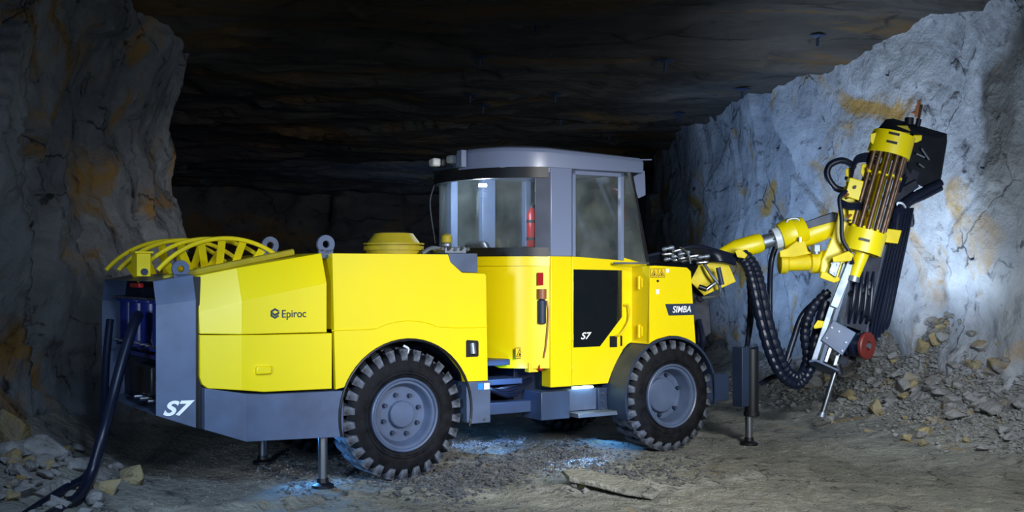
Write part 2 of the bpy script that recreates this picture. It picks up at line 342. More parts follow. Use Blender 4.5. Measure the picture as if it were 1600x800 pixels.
# rear hoods
bm = B(); loft(bm, [(-1.895, [(.09, 1.415), (.12, 1.60), (.19, 1.905)]), (-1.56, [(.0, 1.405), (.0, 1.69), (.13, 1.975)]), (-.775, [(.0, 1.40), (.0, 1.84), (.12, 2.11)])], MID)
hood = link('upper_hood', bm, 'yellow', rig, .006, ang=5)
bm = B(); loft(bm, [(-1.895, [(.09, 1.05), (.09, 1.405)]), (-1.875, [(.085, .985), (.085, 1.405)]), (-1.83, [(.073, .95), (.073, 1.404)]), (-1.56, [(.0, .925), (.0, 1.40)]), (-1.36, [(.0, .90), (.0, 1.395)]), (-.725, [(.0, .892), (.0, 1.392)])], MID)
link('lower_hood', bm, 'yellow', rig, .006, ang=6.5)
bm = B(); box(bm, (-1.44, -.035, 1.055), (-1.30, .01, 1.125)); link('hood_handle', bm, 'yellow', rig, .012)
# lettering: hexagon mark and word
bm = B()
pts = [(-1.262+.047*math.cos(PI/6+i*PI/3), 1.578+.047*math.sin(PI/6+i*PI/3)) for i in range(6)]; ins = [(-1.262+.028*math.cos(PI/6+i*PI/3), 1.578+.028*math.sin(PI/6+i*PI/3)) for i in range(6)]
for i in range(6):
    if i == 5: continue
    j = (i+1) % 6; q = [pts[i], pts[j], ins[j], ins[i]]
    bm.faces.new([bm.verts.new((a, -.0035, b)) for a, b in q])
bm.faces.new([bm.verts.new((a, -.0035, b)) for a, b in ((-1.285, 1.592), (-1.262, 1.574), (-1.222, 1.597), (-1.222, 1.574), (-1.262, 1.553), (-1.285, 1.569))])
link('hexagon_emblem', bm, 'navy', rig)
text('maker_lettering', 'Epiroc', .096, (-1.088, -.003, 1.570), 'navy', rig, bold=.008, sx=.93)
# grey skirts
bm = B(); loft(bm, [(-1.865, [(.052, .605), (.052, .955)]), (-1.52, [(-.004, .482), (-.004, .895)]), (-1.36, [(-.004, .478), (-.004, .88)]), (-.615, [(-.004, .455), (-.004, .87)])], MID); link('rear_skirt', bm, 'grey', rig, .004, ang=5)
AC = (.03, .625); AR = .685
def arc(c, r, a0, a1, n): return [(c[0]+r*math.cos(math.radians(a0+(a1-a0)*i/n)), c[1]+r*math.sin(math.radians(a0+(a1-a0)*i/n))) for i in range(n+1)]
poly = [(-.69, .885), (-.705, 1.4), (-.722, 2.105), (.463, 2.105), (.49, 2.03), (.617, 1.93), (.87, 1.92), (.885, 1.90), (.905, .885), (.645, .885)]+arc(AC, AR, 24, 156, 28)
for v0, v1 in ((0, .05), (2.15, 2.2)):
    bm = B(); prism(bm, poly, v0, v1); link('rear_side_panel', bm, 'yellow', rig, .008)
bm = B(); box(bm, (-.70, .05, 1.42), (.463, 2.15, 2.10)); link('engine_cover', bm, 'yellow', rig, .01)
bm = B(); prism(bm, [(.463, 1.42), (.463, 1.95), (.60, 1.94), (.85, 1.92), (.85, 1.42)], .05, 2.15); link('front_cover', bm, 'yellow', rig)
bm = B(); prism(bm, [(.475, 2.115), (.49, 2.03), (.617, 1.935), (.80, 1.93), (.80, 2.115)], .015, .5); link('tank_housing', bm, 'grey', rig, .006)
# faint swage over the wheel arch
bm = B(); sw = [(-.73, 1.415), (-.45, 1.415)]+arc(AC, .86, 112, 68, 12)+[(.62, 1.405), (.895, 1.405)]
tube(bm, [(a, -.001, b) for a, b in sw], .006, 6, 4); link('panel_crease', bm, 'yellow', rig)
bm = B(); prism(bm, [(.66, 1.12), (.66, 1.275), (.675, 1.285), (.79, 1.275), (.80, 1.26), (.80, 1.13), (.785, 1.12)], -.003, .01); wd = link('inspection_opening', bm, 'black', rig)
bm = B(); cyl(bm, (.73, -.02, 1.15), (.73, 0, 1.25), .03); link('latch_lever', bm, 'satin', wd)
bm = B(); prism(bm, [(.67, .50), (.665, .88), (.935, .88), (.935, .475), (.70, .475)], -.004, .35); link('front_skirt', bm, 'grey', rig, .008)
for k, mm in enumerate(('cyan', 'white')):
    bm = B(); box(bm, (.79+k*.07, -.008, .80), (.85+k*.07, -.004, .86)); link('service_label', bm, mm, rig)
for u in (.7, .86):
    bm = B(); cyl(bm, (u, -.02, .515), (u, 0, .515), .014, n=8); link('skirt_bolt', bm, 'steel', rig)
for s, v in ((1, 0), (-1, 2.2)):
    bm = B(); tube(bm, [(a, v-.008*s, b) for a, b in arc(AC, AR, -14, 194, 30)], .013, 8, 1, smooth=False); link('arch_lip', bm, 'black', rig)
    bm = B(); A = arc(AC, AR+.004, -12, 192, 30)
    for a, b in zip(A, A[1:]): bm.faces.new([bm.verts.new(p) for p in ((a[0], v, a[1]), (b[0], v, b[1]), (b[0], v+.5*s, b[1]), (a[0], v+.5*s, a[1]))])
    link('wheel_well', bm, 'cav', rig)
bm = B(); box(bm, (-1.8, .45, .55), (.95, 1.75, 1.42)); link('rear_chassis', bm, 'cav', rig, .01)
bm = B(); tube(bm, [(.02, .06, 1.25), (.06, .04, 1.22), (.04, .04, 1.17), (.0, .04, 1.18)], .012, 8, 6); link('tow_hook', bm, 'ring', rig)
# wheels
def wheel_proto(R, seed):
    rnd = random.Random(seed)
    bm = B(); W = .36
    lathe(bm, (0, 0, 0), (0, 1, 0), [(.01, .34), (-.012, .37), (-.018, .44), (-.005, .505), (.03, R-.055), (.06, R-.048), (W-.06, R-.048), (W-.03, R-.055), (W, .505), (W+.01, .44), (W, .37), (W-.01, .34)], 56, cap=False)
    lathe(bm, (0, -.004, 0), (0, 1, 0), [(-.010, .375), (-.022, .385), (-.022, .40), (-.010, .41)], 48, cap=False)
    tyre = bm
    lugs = []
    n = 26
    lb = B(); a = PI/n*.60
    # one lug: outer shoulder block reaching in towards the centre, slanted
    def ring(y, r0, r1, t0, t1):
        return [lb.verts.new((r*math.sin(t), y, r*math.cos(t))) for r, t in ((r0, t0), (r1, t0), (r1, t1), (r0, t1))]
    S_ = [ring(-.004, .50, .535, -a*.8, a*.8), ring(.018, .51, R-.004, -a, a), ring(.10, .53, R, -a*.9+.05, a*.9+.05), ring(.20, .53, R, -a*.6+.10, a*.6+.10)]
    for p, q in zip(S_, S_[1:]):
        for i in range(4): lb.faces.new((p[i], p[(i+1) % 4], q[(i+1) % 4], q[i]))
    lb.faces.new(S_[0][::-1]); lb.faces.new(S_[-1])
    return tyre, lb, n
def make_wheel(loc, R, deep, flip=False, rot=0, name='wheel'):
    tyre, lb, n = wheel_proto(R, 1)
    w_ = link(name, tyre, 'rubber', rig, ang=50); w_.location = loc
    if flip: w_.rotation_euler = (0, 0, PI)
    lug = link('tread_lug', lb, 'lug', w_, ang=30)
    first = True
    for k in range(n):
        for sd in (0, 1):
            if first: o = lug; first = False
            else: o = bpy.data.objects.new('tread_lug', lug.data); COL.objects.link(o); o.parent = w_
            o.rotation_euler = (0, 2*PI*(k+.5*sd)/n+rot, 0)
            if sd: o.rotation_euler = Euler((0, -(2*PI*(k+.5)/n+rot), PI)); o.location = (0, .36, 0)
    bm = B(); d = deep
    lathe(bm, (0, 0, 0), (0, 1, 0), [(.02, .345), (-.022, .345), (-.03, .335), (-.022, .322), (.0, .315), (.0, .295), (.012, .285), (.03, .28), (d, .255), (d, .10), (d+.03, .10), (d+.03, .34), (.02, .345)], 48, cap=False)
    rim = link('rim', bm, 'grey', w_, ang=40)
    bm = B()
    if deep < .12: lathe(bm, (0, d, 0), (0, -1, 0), [(0, .125), (.05, .125), (.06, .115), (.062, .0)], 32)
    else: lathe(bm, (-.03, d, 0), (0, -1, 0), [(0, .185), (.05, .185), (.06, .175), (.062, .0)], 32)
    link('hub', bm, 'grey', w_, ang=40)
    for k in range(8 if deep < .12 else 6):
        t = 2*PI*k/(8 if deep < .12 else 6)+.3; rr = .19 if deep < .12 else .222
        bm = B(); cyl(bm, (rr*math.cos(t), d-.045, rr*math.sin(t)), (rr*math.cos(t), d, rr*math.sin(t)), .02, n=6); link('wheel_nut', bm, 'dgrey', w_)
    return w_
make_wheel((0, .0, .612), .615, .09); make_wheel((3.22, .0, .60), .60, .16, rot=.06)
make_wheel((0, 2.2, .612), .615, .09, True); make_wheel((3.22, 2.2, .60), .60, .16, True)
# jacks
def jack(u, v, ztop, zcas):
    bm = B(); cyl(bm, (u, v, .07), (u, v, ztop), .042, n=24); j = link('jack_leg', bm, 'steel', rig)
    bm = B(); lathe(bm, (u, v, .0), (0, 0, 1), [(0, .10), (.03, .10), (.05, .055), (.09, .05)], 24); link('foot_plate', bm, 'black', j)
    return j
jack(-.78, .08, .5, .5); jack(-.78, 1.6, .6, .5)
j = jack(4.25, -.12, .5, .5)
bm = B(); cyl(bm, (4.27, -.14, .36), (4.27, -.14, 1.08), .078, n=28); cyl(bm, (4.27, -.14, .33), (4.27, -.14, .38), .088, n=28); link('jack_cylinder', bm, 'black', rig, .004)
bm = B(); cyl(bm, (4.27, -.16, 1.07), (4.27, -.14, 1.10), .07, n=20); link('jack_cap', bm, 'dgrey', rig)
bm = B(); box(bm, (4.09, -.18, .44), (4.20, -.02, 1.10)); link('jack_housing', bm, 'dgrey', rig, .008)
bm = B(); box(bm, (3.62, .02, .50), (4.08, .25, .80)); link('jack_beam', bm, 'dgrey', rig, .006)
bm = B(); box(bm, (3.5, 1.95, .50), (4.2, 2.15, .80)); link('jack_beam', bm, 'dgrey', rig, .006)
# articulation and front chassis
bm = B()
box(bm, (.95, .35, .48), (1.12, 1.9, 1.05)); box(bm, (1.12, .45, .48), (1.72, .9, .60)); box(bm, (1.12, .45, .78), (1.6, .8, .84)); box(bm, (1.12, .45, .98), (1.45, .8, 1.04)); box(bm, (.9, .3, .88), (.97, .6, 1.1))
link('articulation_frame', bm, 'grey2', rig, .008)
bm = B(); cyl(bm, (1.3, 1.0, .45), (1.3, 1.0, 1.1), .14); link('articulation_pin', bm, 'dgrey', rig)
for k in range(4):
    bm = B(); tube(bm, [(.95, .5+.07*k, .86+.03*k), (1.2, .42+.05*k, .74), (1.5, .5, .66+.03*k), (1.8, .6, .8)], .025, 8); link('hydraulic_hose', bm, 'hose', rig)
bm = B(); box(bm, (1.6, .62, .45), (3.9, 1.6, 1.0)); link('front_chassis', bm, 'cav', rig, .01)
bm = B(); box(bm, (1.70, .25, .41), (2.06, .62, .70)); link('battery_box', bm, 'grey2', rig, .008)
bm = B(); box(bm, (2.09, .34, .47), (2.47, .62, .70)); link('step_box', bm, 'grey', rig, .006)
bm = B(); box(bm, (2.47, .30, .42), (2.68, .62, .70)); link('step_bracket', bm, 'dgrey', rig, .006)
for i in range(2):
    for k in range(3):
        bm = B(); cyl(bm, (2.52+.1*i, .28, .48+.08*k), (2.52+.1*i, .30, .48+.08*k), .013, n=8); link('bracket_bolt', bm, 'steel', rig)
bm = B(); box(bm, (2.09, .14, .42), (2.62, .34, .465)); link('access_step', bm, 'satin', rig, .006)
bm = B(); box(bm, (2.16, .30, .708), (2.40, .36, .724)); link('step_lamp', bm, 'strip', rig, label='lit blue-white lamp strip under the door')
FC = (3.22, .60)
for v0, v1 in ((-.02, .40), (1.8, 2.22)):
    bm = B(); A = arc(FC, .645, -12, 200, 30)+arc(FC, .62, 200, -12, 30); prism(bm, A, v0, v1); link('mudguard', bm, 'dgrey', rig, .003)
# front box
fb = [(2.92, 1.19), (2.92, 2.0), (3.0, 2.005), (3.44, 1.985), (3.50, 1.94), (3.57, 1.15)]+arc(FC, .65, 54, 119, 12)
bm = B(); prism(bm, fb, 0, .55); fbx = link('valve_cabinet', bm, 'yellow', rig, .01)
bm = B(); prism(bm, fb[:6]+[(2.92, 1.19)][:0], 1.65, 2.2); link('tank_cabinet', bm, 'yellow', rig, .01)
for z in (1.30, 1.82):
    bm = B(); cyl(bm, (2.905, .16, z-.07), (2.905, .16, z+.07), .016, n=10); box(bm, (2.91, .12, z-.05), (2.925, .24, z+.05)); link('hinge', bm, 'yellow2', fbx)
bm = B(); prism(bm, [(3.135, 1.592), (3.185, 1.467), (3.555, 1.467), (3.542, 1.592)], -.004, .0); link('nameplate', bm, 'dgrey', fbx)
text('name_lettering', 'SIMBA', .100, (3.362, -.006, 1.528), 'white', fbx, bold=.009, shear=.22, sx=.97)
def sign(c, s, parent, rot=False):
    u, v, z = c
    bm = B(); box(bm, (u-s, v-.002, z-s), (u+s, v, z+s)); o = link('warning_label', bm, 'black', parent)
    bm = B(); box(bm, (u-s*.9, v-.0035, z-s*.9), (u+s*.9, v-.001, z+s*.9)); link('label_field', bm, 'orange', o if o.parent == rig else parent)
    bm = B(); bm.faces.new([bm.verts.new((u+a*s, v-.0045, z+b*s)) for a, b in ((-.85, -.7), (.85, -.7), (0, .85))]); link('warning_triangle', bm, 'black', o if o.parent == rig else parent)
    bm = B(); bm.faces.new([bm.verts.new((u+a*s, v-.006, z+b*s)) for a, b in ((-.62, -.57), (.62, -.57), (0, .6))]); link('warning_field', bm, 'orange', o if o.parent == rig else parent)
    bm = B(); bm.faces.new([bm.verts.new((u+a*s, v-.0075, z+b*s)) for a, b in ((-.3, -.45), (.0, -.5), (.3, -.4), (.12, -.1), (0, .3), (-.1, -.05))]); link('warning_symbol', bm, 'black', o if o.parent == rig else parent)
sign((2.98, 0, 1.925), .048, fbx); sign((3.085, 0, 1.925), .048, fbx)
bm = B(); box(bm, (3.15, -.003, 1.93), (3.19, 0, 1.97)); link('white_label', bm, 'white', fbx)
bm = B(); cyl(bm, (3.03, -.01, 1.84), (3.03, 0, 1.84), .013, n=12); link('lock', bm, 'black', fbx)
bm = B(); box(bm, (3.01, -.003, 1.70), (3.05, 0, 1.75)); link('white_label', bm, 'white', fbx)
bm = B(); box(bm, (3.01, -.003, 1.76), (3.05, 0, 1.80)); link('yellow_label', bm, 'orange', fbx)
bm = B(); tube(bm, [(2.6, .22, 2.03), (2.75, .1, 2.03), (2.95, .08, 2.03), (3.05, .2, 2.03)], .012, 8); link('grab_bar', bm, 'satin', rig)

# ------------------------------------------------------------------ cab
CV = .30; CF = 2.05
curve = [(1.83, CV), (1.62, .42), (1.44, .62), (1.32, .88), (1.27, 1.18), (1.28, 1.48), (1.35, 1.74), (1.47, 1.94), (1.62, CF)]
cab = link('cab', prism(B(), [(p[0]+.02, p[1]+.0) for p in curve]+[(3.1, CF), (3.1, CV+.04)], .98, 1.04, 'z'), 'cav', rig)
def wallstrip(pts, z0, z1, th, n=1):
    bm = B(); P = [Vector((*p, 0)) for p in smooth_path([(a, b, 0) for a, b in pts], 5)]
    rings = []
    for i, p in enumerate(P):
        d = (P[min(i+1, len(P)-1)]-P[max(i-1, 0)]).normalized(); nn = Vector((-d.y, d.x, 0))
        za = z0(p) if callable(z0) else z0
        rings.append([bm.verts.new(q) for q in ((p.x, p.y, za), (p.x, p.y, z1), (p.x-nn.x*th, p.y-nn.y*th, z1), (p.x-nn.x*th, p.y-nn.y*th, za))])
    for a, b in zip(rings, rings[1:]):
        for i in range(4): bm.faces.new((a[i], a[(i+1) % 4], b[(i+1) % 4], b[i]))
    bm.faces.new(rings[0][::-1]); bm.faces.new(rings[-1]); return bm
def smooth_path(pts, k=8, _f=smooth_path): return _f(pts, k)
cr = [(a, b) for a, b in curve]
link('cab_rear_wall', wallstrip(cr, lambda p: .94 if p.y < .62 else .94+min(.2, (p.y-.62)*.35), 2.0, -.03), 'yellow', cab)
link('cab_rear_band', wallstrip([(1.83, CV-.0)]+[(a-.012, b-.008) for a, b in cr[1:]], 2.0, 2.10, -.04), 'yellow', cab)
link('window_sill', wallstrip([(a-.015, b-.01) for a, b in cr], 2.10, 2.19, -.05), 'black', cab)
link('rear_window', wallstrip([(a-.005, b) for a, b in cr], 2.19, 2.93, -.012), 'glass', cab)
link('rear_header', wallstrip([(a-.02, b-.01) for a, b in cr], 2.91, 3.02, -.06), 'black', cab)
link('window_frame', wallstrip([(1.83, .285), (1.70, .365)], 2.15, 2.97, -.04), 'dgrey', cab)
for z in [2.2+.08*i for i in range(10)]:
    bm = B(); cyl(bm, (1.765, .34, z), (1.757, .318, z), .006, n=6); link('frame_bolt', bm, 'steel', cab)
for s in range(14):
    p = smooth_path([(a, b, 0) for a, b in cr], 5)[3+2*s]; bm = B(); cyl(bm, (p.x-.045, p.y-.02, 2.955), (p.x-.01, p.y, 2.955), .010, n=6); link('header_bolt', bm, 'satin', cab)
# rear pillar, near side
bm = B(); box(bm, (1.83, CV-.03, 2.10), (2.105, CV+.12, 3.04)); link('rear_pillar', bm, 'cab', cab, .012)
bm = B(); box(bm, (1.83, CV-.03, .74), (2.105, CV+.14, 2.10)); link('pillar_base', bm, 'yellow', cab, .01)
fr_arc = [(FC[0]+.66*math.cos(math.radians(t)), FC[1]+.66*math.sin(math.radians(t))) for t in (120, 130, 140, 150, 160, 168)]
bm = B(); prism(bm, [(2.78, .745), (2.78, 2.10), (3.13, 2.02), (2.93, 2.0), (2.93, 1.18)]+fr_arc[:0]+[(2.86, 1.15), (2.79, 1.09)], CV+.0, CV+.05); link('cab_side_panel', bm, 'yellow', cab, .004)
bm = B(); prism(bm, [(2.11, .745), (2.11, 2.10), (2.785, 2.06), (2.785, 1.10), (2.70, .98), (2.63, .86), (2.58, .745)], CV-.02, CV+.03); door = link('cab_door', bm, 'yellow', cab, .006)
bm = B(); prism(bm, [(2.125, 1.145), (2.125, 1.965), (2.765, 1.955), (2.765, 1.45), (2.47, 1.145)], CV-.026, CV-.02); dw = link('door_lower_window', bm, 'tint', cab, .002)
text('door_lettering', 'S7', .10, (2.27, CV-.029, 1.26), 'white', cab, bold=.015, shear=.3, sx=1.2)
bm = B(); box(bm, (2.60, CV-.026, 1.13), (2.70, CV-.02, 1.25)); link('door_latch', bm, 'black', cab, .003)
bm = B(); box(bm, (2.745, CV-.03, 1.14), (2.765, CV-.02, 1.25)); link('door_lock', bm, 'black', cab)
bm = B(); tube(bm, [(2.80, CV-.02, 1.58), (2.83, CV-.07, 1.57), (2.83, CV-.07, 1.42), (2.72, CV-.07, 1.28), (2.68, CV-.02, 1.25)], .013, 8); link('door_handle', bm, 'yellow2', cab)
for z in (.95, 1.25):
    bm = B(); cyl(bm, (2.108, CV-.032, z-.03), (2.108, CV-.032, z+.03), .01, n=8); link('door_hinge', bm, 'yellow2', cab)
# upper door
bm = B()
for a, b in (((2.11, 2.10), (2.15, 3.0)), ((2.745, 2.06), (2.79, 3.0)), ((2.11, 2.96), (2.79, 3.0))): box(bm, (a[0], CV-.03, a[1]), (b[0], CV+.02, b[1]))
link('door_window_frame', bm, 'cab', cab, .004)
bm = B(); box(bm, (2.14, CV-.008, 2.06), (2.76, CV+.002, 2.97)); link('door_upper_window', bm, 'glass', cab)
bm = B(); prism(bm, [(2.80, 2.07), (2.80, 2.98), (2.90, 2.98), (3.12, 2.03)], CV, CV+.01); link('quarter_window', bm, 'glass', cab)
for v in (CV, CF-.04):
    bm = B(); prism(bm, [(2.89, 3.02), (2.925, 3.02), (3.17, 2.0), (3.135, 2.0)], v-.01, v+.05); link('front_pillar', bm, 'black', cab, .004)
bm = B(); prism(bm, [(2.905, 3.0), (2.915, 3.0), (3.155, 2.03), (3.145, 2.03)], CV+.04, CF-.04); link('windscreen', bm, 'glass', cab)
bm = B(); box(bm, (3.08, CV+.03, 1.2), (3.14, CF, 2.03)); link('cab_front_wall', bm, 'yellow', cab)
bm = B(); box(bm, (1.62, CF-.05, .98), (3.1, CF, 2.12)); link('cab_far_wall', bm, 'grey', cab)
for a, b in ((1.60, 1.69), (2.02, 2.20), (2.62, 2.70)):
    bm = B(); box(bm, (a, CF-.10, 2.12), (b, CF, 3.03)); link('far_pillar', bm, 'cab', cab, .01)
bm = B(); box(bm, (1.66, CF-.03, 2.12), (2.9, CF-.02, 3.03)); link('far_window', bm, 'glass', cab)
# roof
ro = [(1.80, CV-.04), (1.60, CV+.06), (1.40, .52), (1.27, .82), (1.21, 1.16), (1.34, 1.42), (1.46, 1.65), (1.60, 1.9), (1.75, 2.1), (3.0, 2.1), (3.08, 2.0), (3.12, 1.2), (3.09, .4), (3.05, CV-.04)]
cxr = (2.2, 1.2)
bm = B(); rings = []
for k, z, dz in ((1.0, 3.015, 0), (1.0, 3.15, 0), (.97, 3.19, .0), (.80, 3.225, 0), (.4, 3.245, 0)):
    rings.append([bm.verts.new((cxr[0]+(a-cxr[0])*k, cxr[1]+(b-cxr[1])*k, z+(.035*(2.6-a) if z > 3.1 else 0)*.9)) for a, b in ro])
for a, b in zip(rings, rings[1:]):
    for i in range(len(ro)): bm.faces.new((a[i], a[(i+1) % len(ro)], b[(i+1) % len(ro)], b[i]))
bm.faces.new(rings[0][::-1]); bm.faces.new(rings[-1]); link('cab_roof', bm, 'cab', cab, .008, ang=40)
bm = B(); prism(bm, [(3.03, 3.17), (3.2, 3.18), (3.2, 3.165), (3.03, 3.155)], .3, 2.0); link('roof_visor', bm, 'cab', cab)
bm = B(); prism(bm, [(2.93, 2.96), (3.12, 3.05), (3.13, 2.78), (3.03, 2.74)], CV+.02, CV+.08); link('lamp_guard', bm, 'cab', cab, .006)
bm = B(); box(bm, (3.05, CV+.08, 2.80), (3.13, CV+.3, 2.98)); link('front_work_lamp', bm, 'lens', cab, .02)
for (px, py) in ((679, 254), (706, 249)):
    c = at(px, py, 12.45); bm = B(); box(bm, (c.x-.045, c.y-.06, c.z-.045), (c.x+.05, c.y+.06, c.z+.045)); link('rear_work_lamp', bm, 'lens', cab, .02)
    bm = B(); box(bm, (c.x+.05, c.y-.065, c.z-.05), (c.x+.12, c.y+.065, c.z+.05)); link('lamp_housing', bm, 'black', cab, .02)
c = at(688, 262, 12.5); bm = B(); box(bm, (c.x+.05, c.y-.3, c.z-.05), (c.x+.12, c.y+.25, c.z-.02)); link('lamp_bracket', bm, 'black', cab)
c = at(720, 248, 12.15); bm = B(); box(bm, (c.x-.02, c.y-.05, c.z-.09), (c.x+.04, c.y+.05, c.z+.09)); link('lamp_bracket_plate', bm, 'cab', cab, .005)
bm = B(); tube(bm, [at(678, 290, 12.9), at(672, 320, 12.9), at(680, 380, 12.9)], .008, 6); link('wiper_arm', bm, 'black', cab)
# cab contents
bm = B(); loft(bm, [(1.62, [(1.28, 1.5), (1.22, 2.18), (1.32, 2.28)]), (1.72, [(1.28, 1.5), (1.22, 2.18), (1.32, 2.28)])], 1.5); seat = link('operator_seat', bm, 'black', cab, .04)
bm = B(); box(bm, (1.7, 1.25, 1.4), (2.15, 1.75, 1.55)); link('seat_cushion', bm, 'black', seat, .04)
bm = B(); P = [(2.5+.0, 1.2, 2.15)]
tube(bm, [(2.42+.17*math.cos(t), 1.3+.19*math.sin(t), 2.13+.05*math.cos(t)) for t in [2*PI*i/24 for i in range(25)]], .014, 8, 1, smooth=False); sw_ = link('steering_wheel', bm, 'black', cab)
bm = B(); cyl(bm, (2.42, 1.3, 2.12), (2.5, 1.3, 1.6), .03); link('steering_column', bm, 'black', sw_)
for u, v, mm in ((1.95, .95, 'black'), (2.2, .95, 'cyan'), (2.05, 1.9, 'black')):
    bm = B(); lathe(bm, (u, v, 2.02), (0, 0, 1), [(0, .03), (.1, .03), (.14, .05), (.19, .04), (.2, 0)], 14); link('joystick', bm, mm, cab)
bm = B(); box(bm, (1.85, .85, 1.9), (2.35, 1.05, 2.03)); link('armrest_console', bm, 'black', cab, .02)
bm = B(); cyl(bm, (1.60, 1.25, 2.87), (1.60, 1.25, 2.90), .045); link('dome_lamp', bm, 'lamp', cab, label='lit round lamp under the cab roof')
pl = bpy.data.lights.new('dome_light', 'POINT'); pl.energy = 60; pl.color = (.8, .92, 1); pl.shadow_soft_size = .05
po = bpy.data.objects.new('dome_light', pl); COL.objects.link(po); po.location = V2W(1.60, 1.25, 2.80)
bm = B(); cyl(bm, (2.2, .7, 2.72), (2.5, 1.0, 2.9), .02); box(bm, (2.3, .75, 2.75), (2.5, .95, 2.92)); link('monitor', bm, 'black', cab, .01)
ex = B(); lathe(ex, (0, 0, 0), (0, 0, 1), [(0, .055), (.01, .06), (.38, .06), (.43, .035), (.45, .02)], 20)
ext = link('fire_extinguisher', ex, 'red'); ext.location = V2W(2.38, 1.45, 2.22); tag(ext, 'red fire extinguisher clipped upright inside the cab behind the glass', 'fire extinguisher')
bm = B(); cyl(bm, (0, 0, .45), (0, 0, .50), .02); box(bm, (-.02, -.06, .48), (.02, .02, .50)); link('valve', bm, 'black', ext)
for z in (.08, .28):
    bm = B(); lathe(bm, (0, 0, z), (0, 0, 1), [(0, .062), (0, .066), (.03, .066), (.03, .062)], 20); link('clamp_strap', bm, 'black', ext)
bm = B(); box(bm, (2.44, 1.42, 1.04), (2.48, 1.48, 2.75)); box(bm, (2.36, 1.40, 2.19), (2.46, 1.5, 2.22)); link('extinguisher_bracket', bm, 'cab', cab)
# grease bottle, isolation switch on the curved wall
bm = B(); lathe(bm, (1.74, .30, 1.40), (0, 0, 1), [(0, .03), (.01, .045), (.24, .045), (.26, .02)], 16); gb = link('lubricator_bowl', bm, 'dgrey', rig)
bm = B(); cyl(bm, (1.74, .30, 1.66), (1.74, .30, 1.76), .05, n=12); link('lubricator_head', bm, 'brown', gb)
bm = B(); box(bm, (1.69, .30, 1.80), (1.76, .31, 1.93)); link('instruction_label', bm, 'red', gb)
bm = B(); tube(bm, [(1.79, .28, 1.64), (1.80, .27, 1.5), (1.78, .28, 1.2), (1.76, .30, 1.05)], .010, 8); link('lubricator_hose', bm, 'brown', gb)
bm = B(); box(bm, (1.62, .36, .90), (1.74, .44, 1.0)); es_ = link('emergency_stop_box', bm, 'orange', rig, .006)
bm = B(); cyl(bm, (1.74, .36, .95), (1.745, .32, .95), .035, n=16); link('stop_button', bm, 'red', es_)
sign((1.55, .43, 1.10), .055, rig)

# ------------------------------------------------------------------ reel, fan cowl and fittings on the rear deck
reel = bpy.data.objects.new('cable_reel', None); COL.objects.link(reel); reel.parent = rig
for v, u0 in ((.50, -1.52), (.76, -1.60), (1.30, -1.66), (1.60, -1.70)):
    R = .80; cz = 1.44
    bm = B(); tube(bm, [(u0+R*math.cos(t), v, cz+R*math.sin(t)) for t in [math.radians(40+100*i/28) for i in range(29)]], .020, 8, 1, smooth=False); link('reel_hoop', bm, 'yellow2', reel)
for v, u0 in ((.64, -1.56), (1.46, -1.68)):
    for t in (62, 76, 90, 104, 118, 131):
        a = math.radians(t); d = Vector((math.cos(a), 0, math.sin(a))); p = Vector((u0, v-.13, 1.44))
        bm = B(); s = Vector((-math.sin(a), 0, math.cos(a)))*.034
        A = p+d*.79; C = Vector((u0+.05, v+.13, 1.44))+d*.46
        e = Vector((0, .012, 0)); vs = [bm.verts.new(q) for q in (A-s, A+s, C+s, C-s, A-s+e, A+s+e, C+s+e, C-s+e)]
        for f in ((0,1,2,3),(7,6,5,4),(0,4,5,1),(1,5,6,2),(2,6,7,3),(3,7,4,0)): bm.faces.new([vs[i] for i in f])
        link('reel_spoke', bm, 'yellow2', reel)
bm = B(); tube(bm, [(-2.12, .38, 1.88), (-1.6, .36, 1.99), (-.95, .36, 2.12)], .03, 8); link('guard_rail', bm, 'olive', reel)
bm = B(); box(bm, (-2.28, .62, 1.90), (-2.16, .80, 2.10)); box(bm, (-2.30, .60, 2.10), (-2.14, .82, 2.12)); link('cable_guide', bm, 'yellow2', reel, .006)
bm = B(); cyl(bm, (-2.22, .6, 1.94), (-2.22, .82, 1.94), .03); link('guide_roller', bm, 'dgrey', reel)
c = Vector((.20, .62, 2.10)); bm = B()
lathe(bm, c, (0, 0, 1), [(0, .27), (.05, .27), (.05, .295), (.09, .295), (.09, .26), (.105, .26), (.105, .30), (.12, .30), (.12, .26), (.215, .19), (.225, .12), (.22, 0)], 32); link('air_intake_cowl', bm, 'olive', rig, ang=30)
bm = B(); tube(bm, [(.53, .5, 2.10), (.56, .5, 2.14), (.60, .5, 2.13), (.61, .5, 2.08)], .018, 8); link('lifting_loop', bm, 'yellow2', rig)
bm = B(); cyl(bm, (.50, .45, 2.1), (.50, .45, 2.15), .045); link('rubber_stop', bm, 'dgrey', rig)
bm = B(); box(bm, (.50, .12, 2.115), (.74, .30, 2.18)); cyl(bm, (.56, .2, 2.18), (.56, .2, 2.22), .05); vb = link('filler_valve_block', bm, 'satin', rig, .01)
bm = B(); lathe(bm, (.56, .2, 2.22), (0, 0, 1), [(0, .045), (.01, .055), (.07, .05), (.09, .02)], 16); link('filler_cap', bm, 'olive', vb)
for k in range(5):
    bm = B(); cyl(bm, (.46+.07*k, .14, 2.15), (.46+.07*k, .09, 2.16+.01*(k % 2)), .018, n=8); link('valve_fitting', bm, 'steel', vb)
bm = B(); tube(bm, [(.35, .3, 2.12), (.42, .25, 2.17), (.50, .2, 2.16)], .02, 8); link('valve_pipe', bm, 'satin', vb)

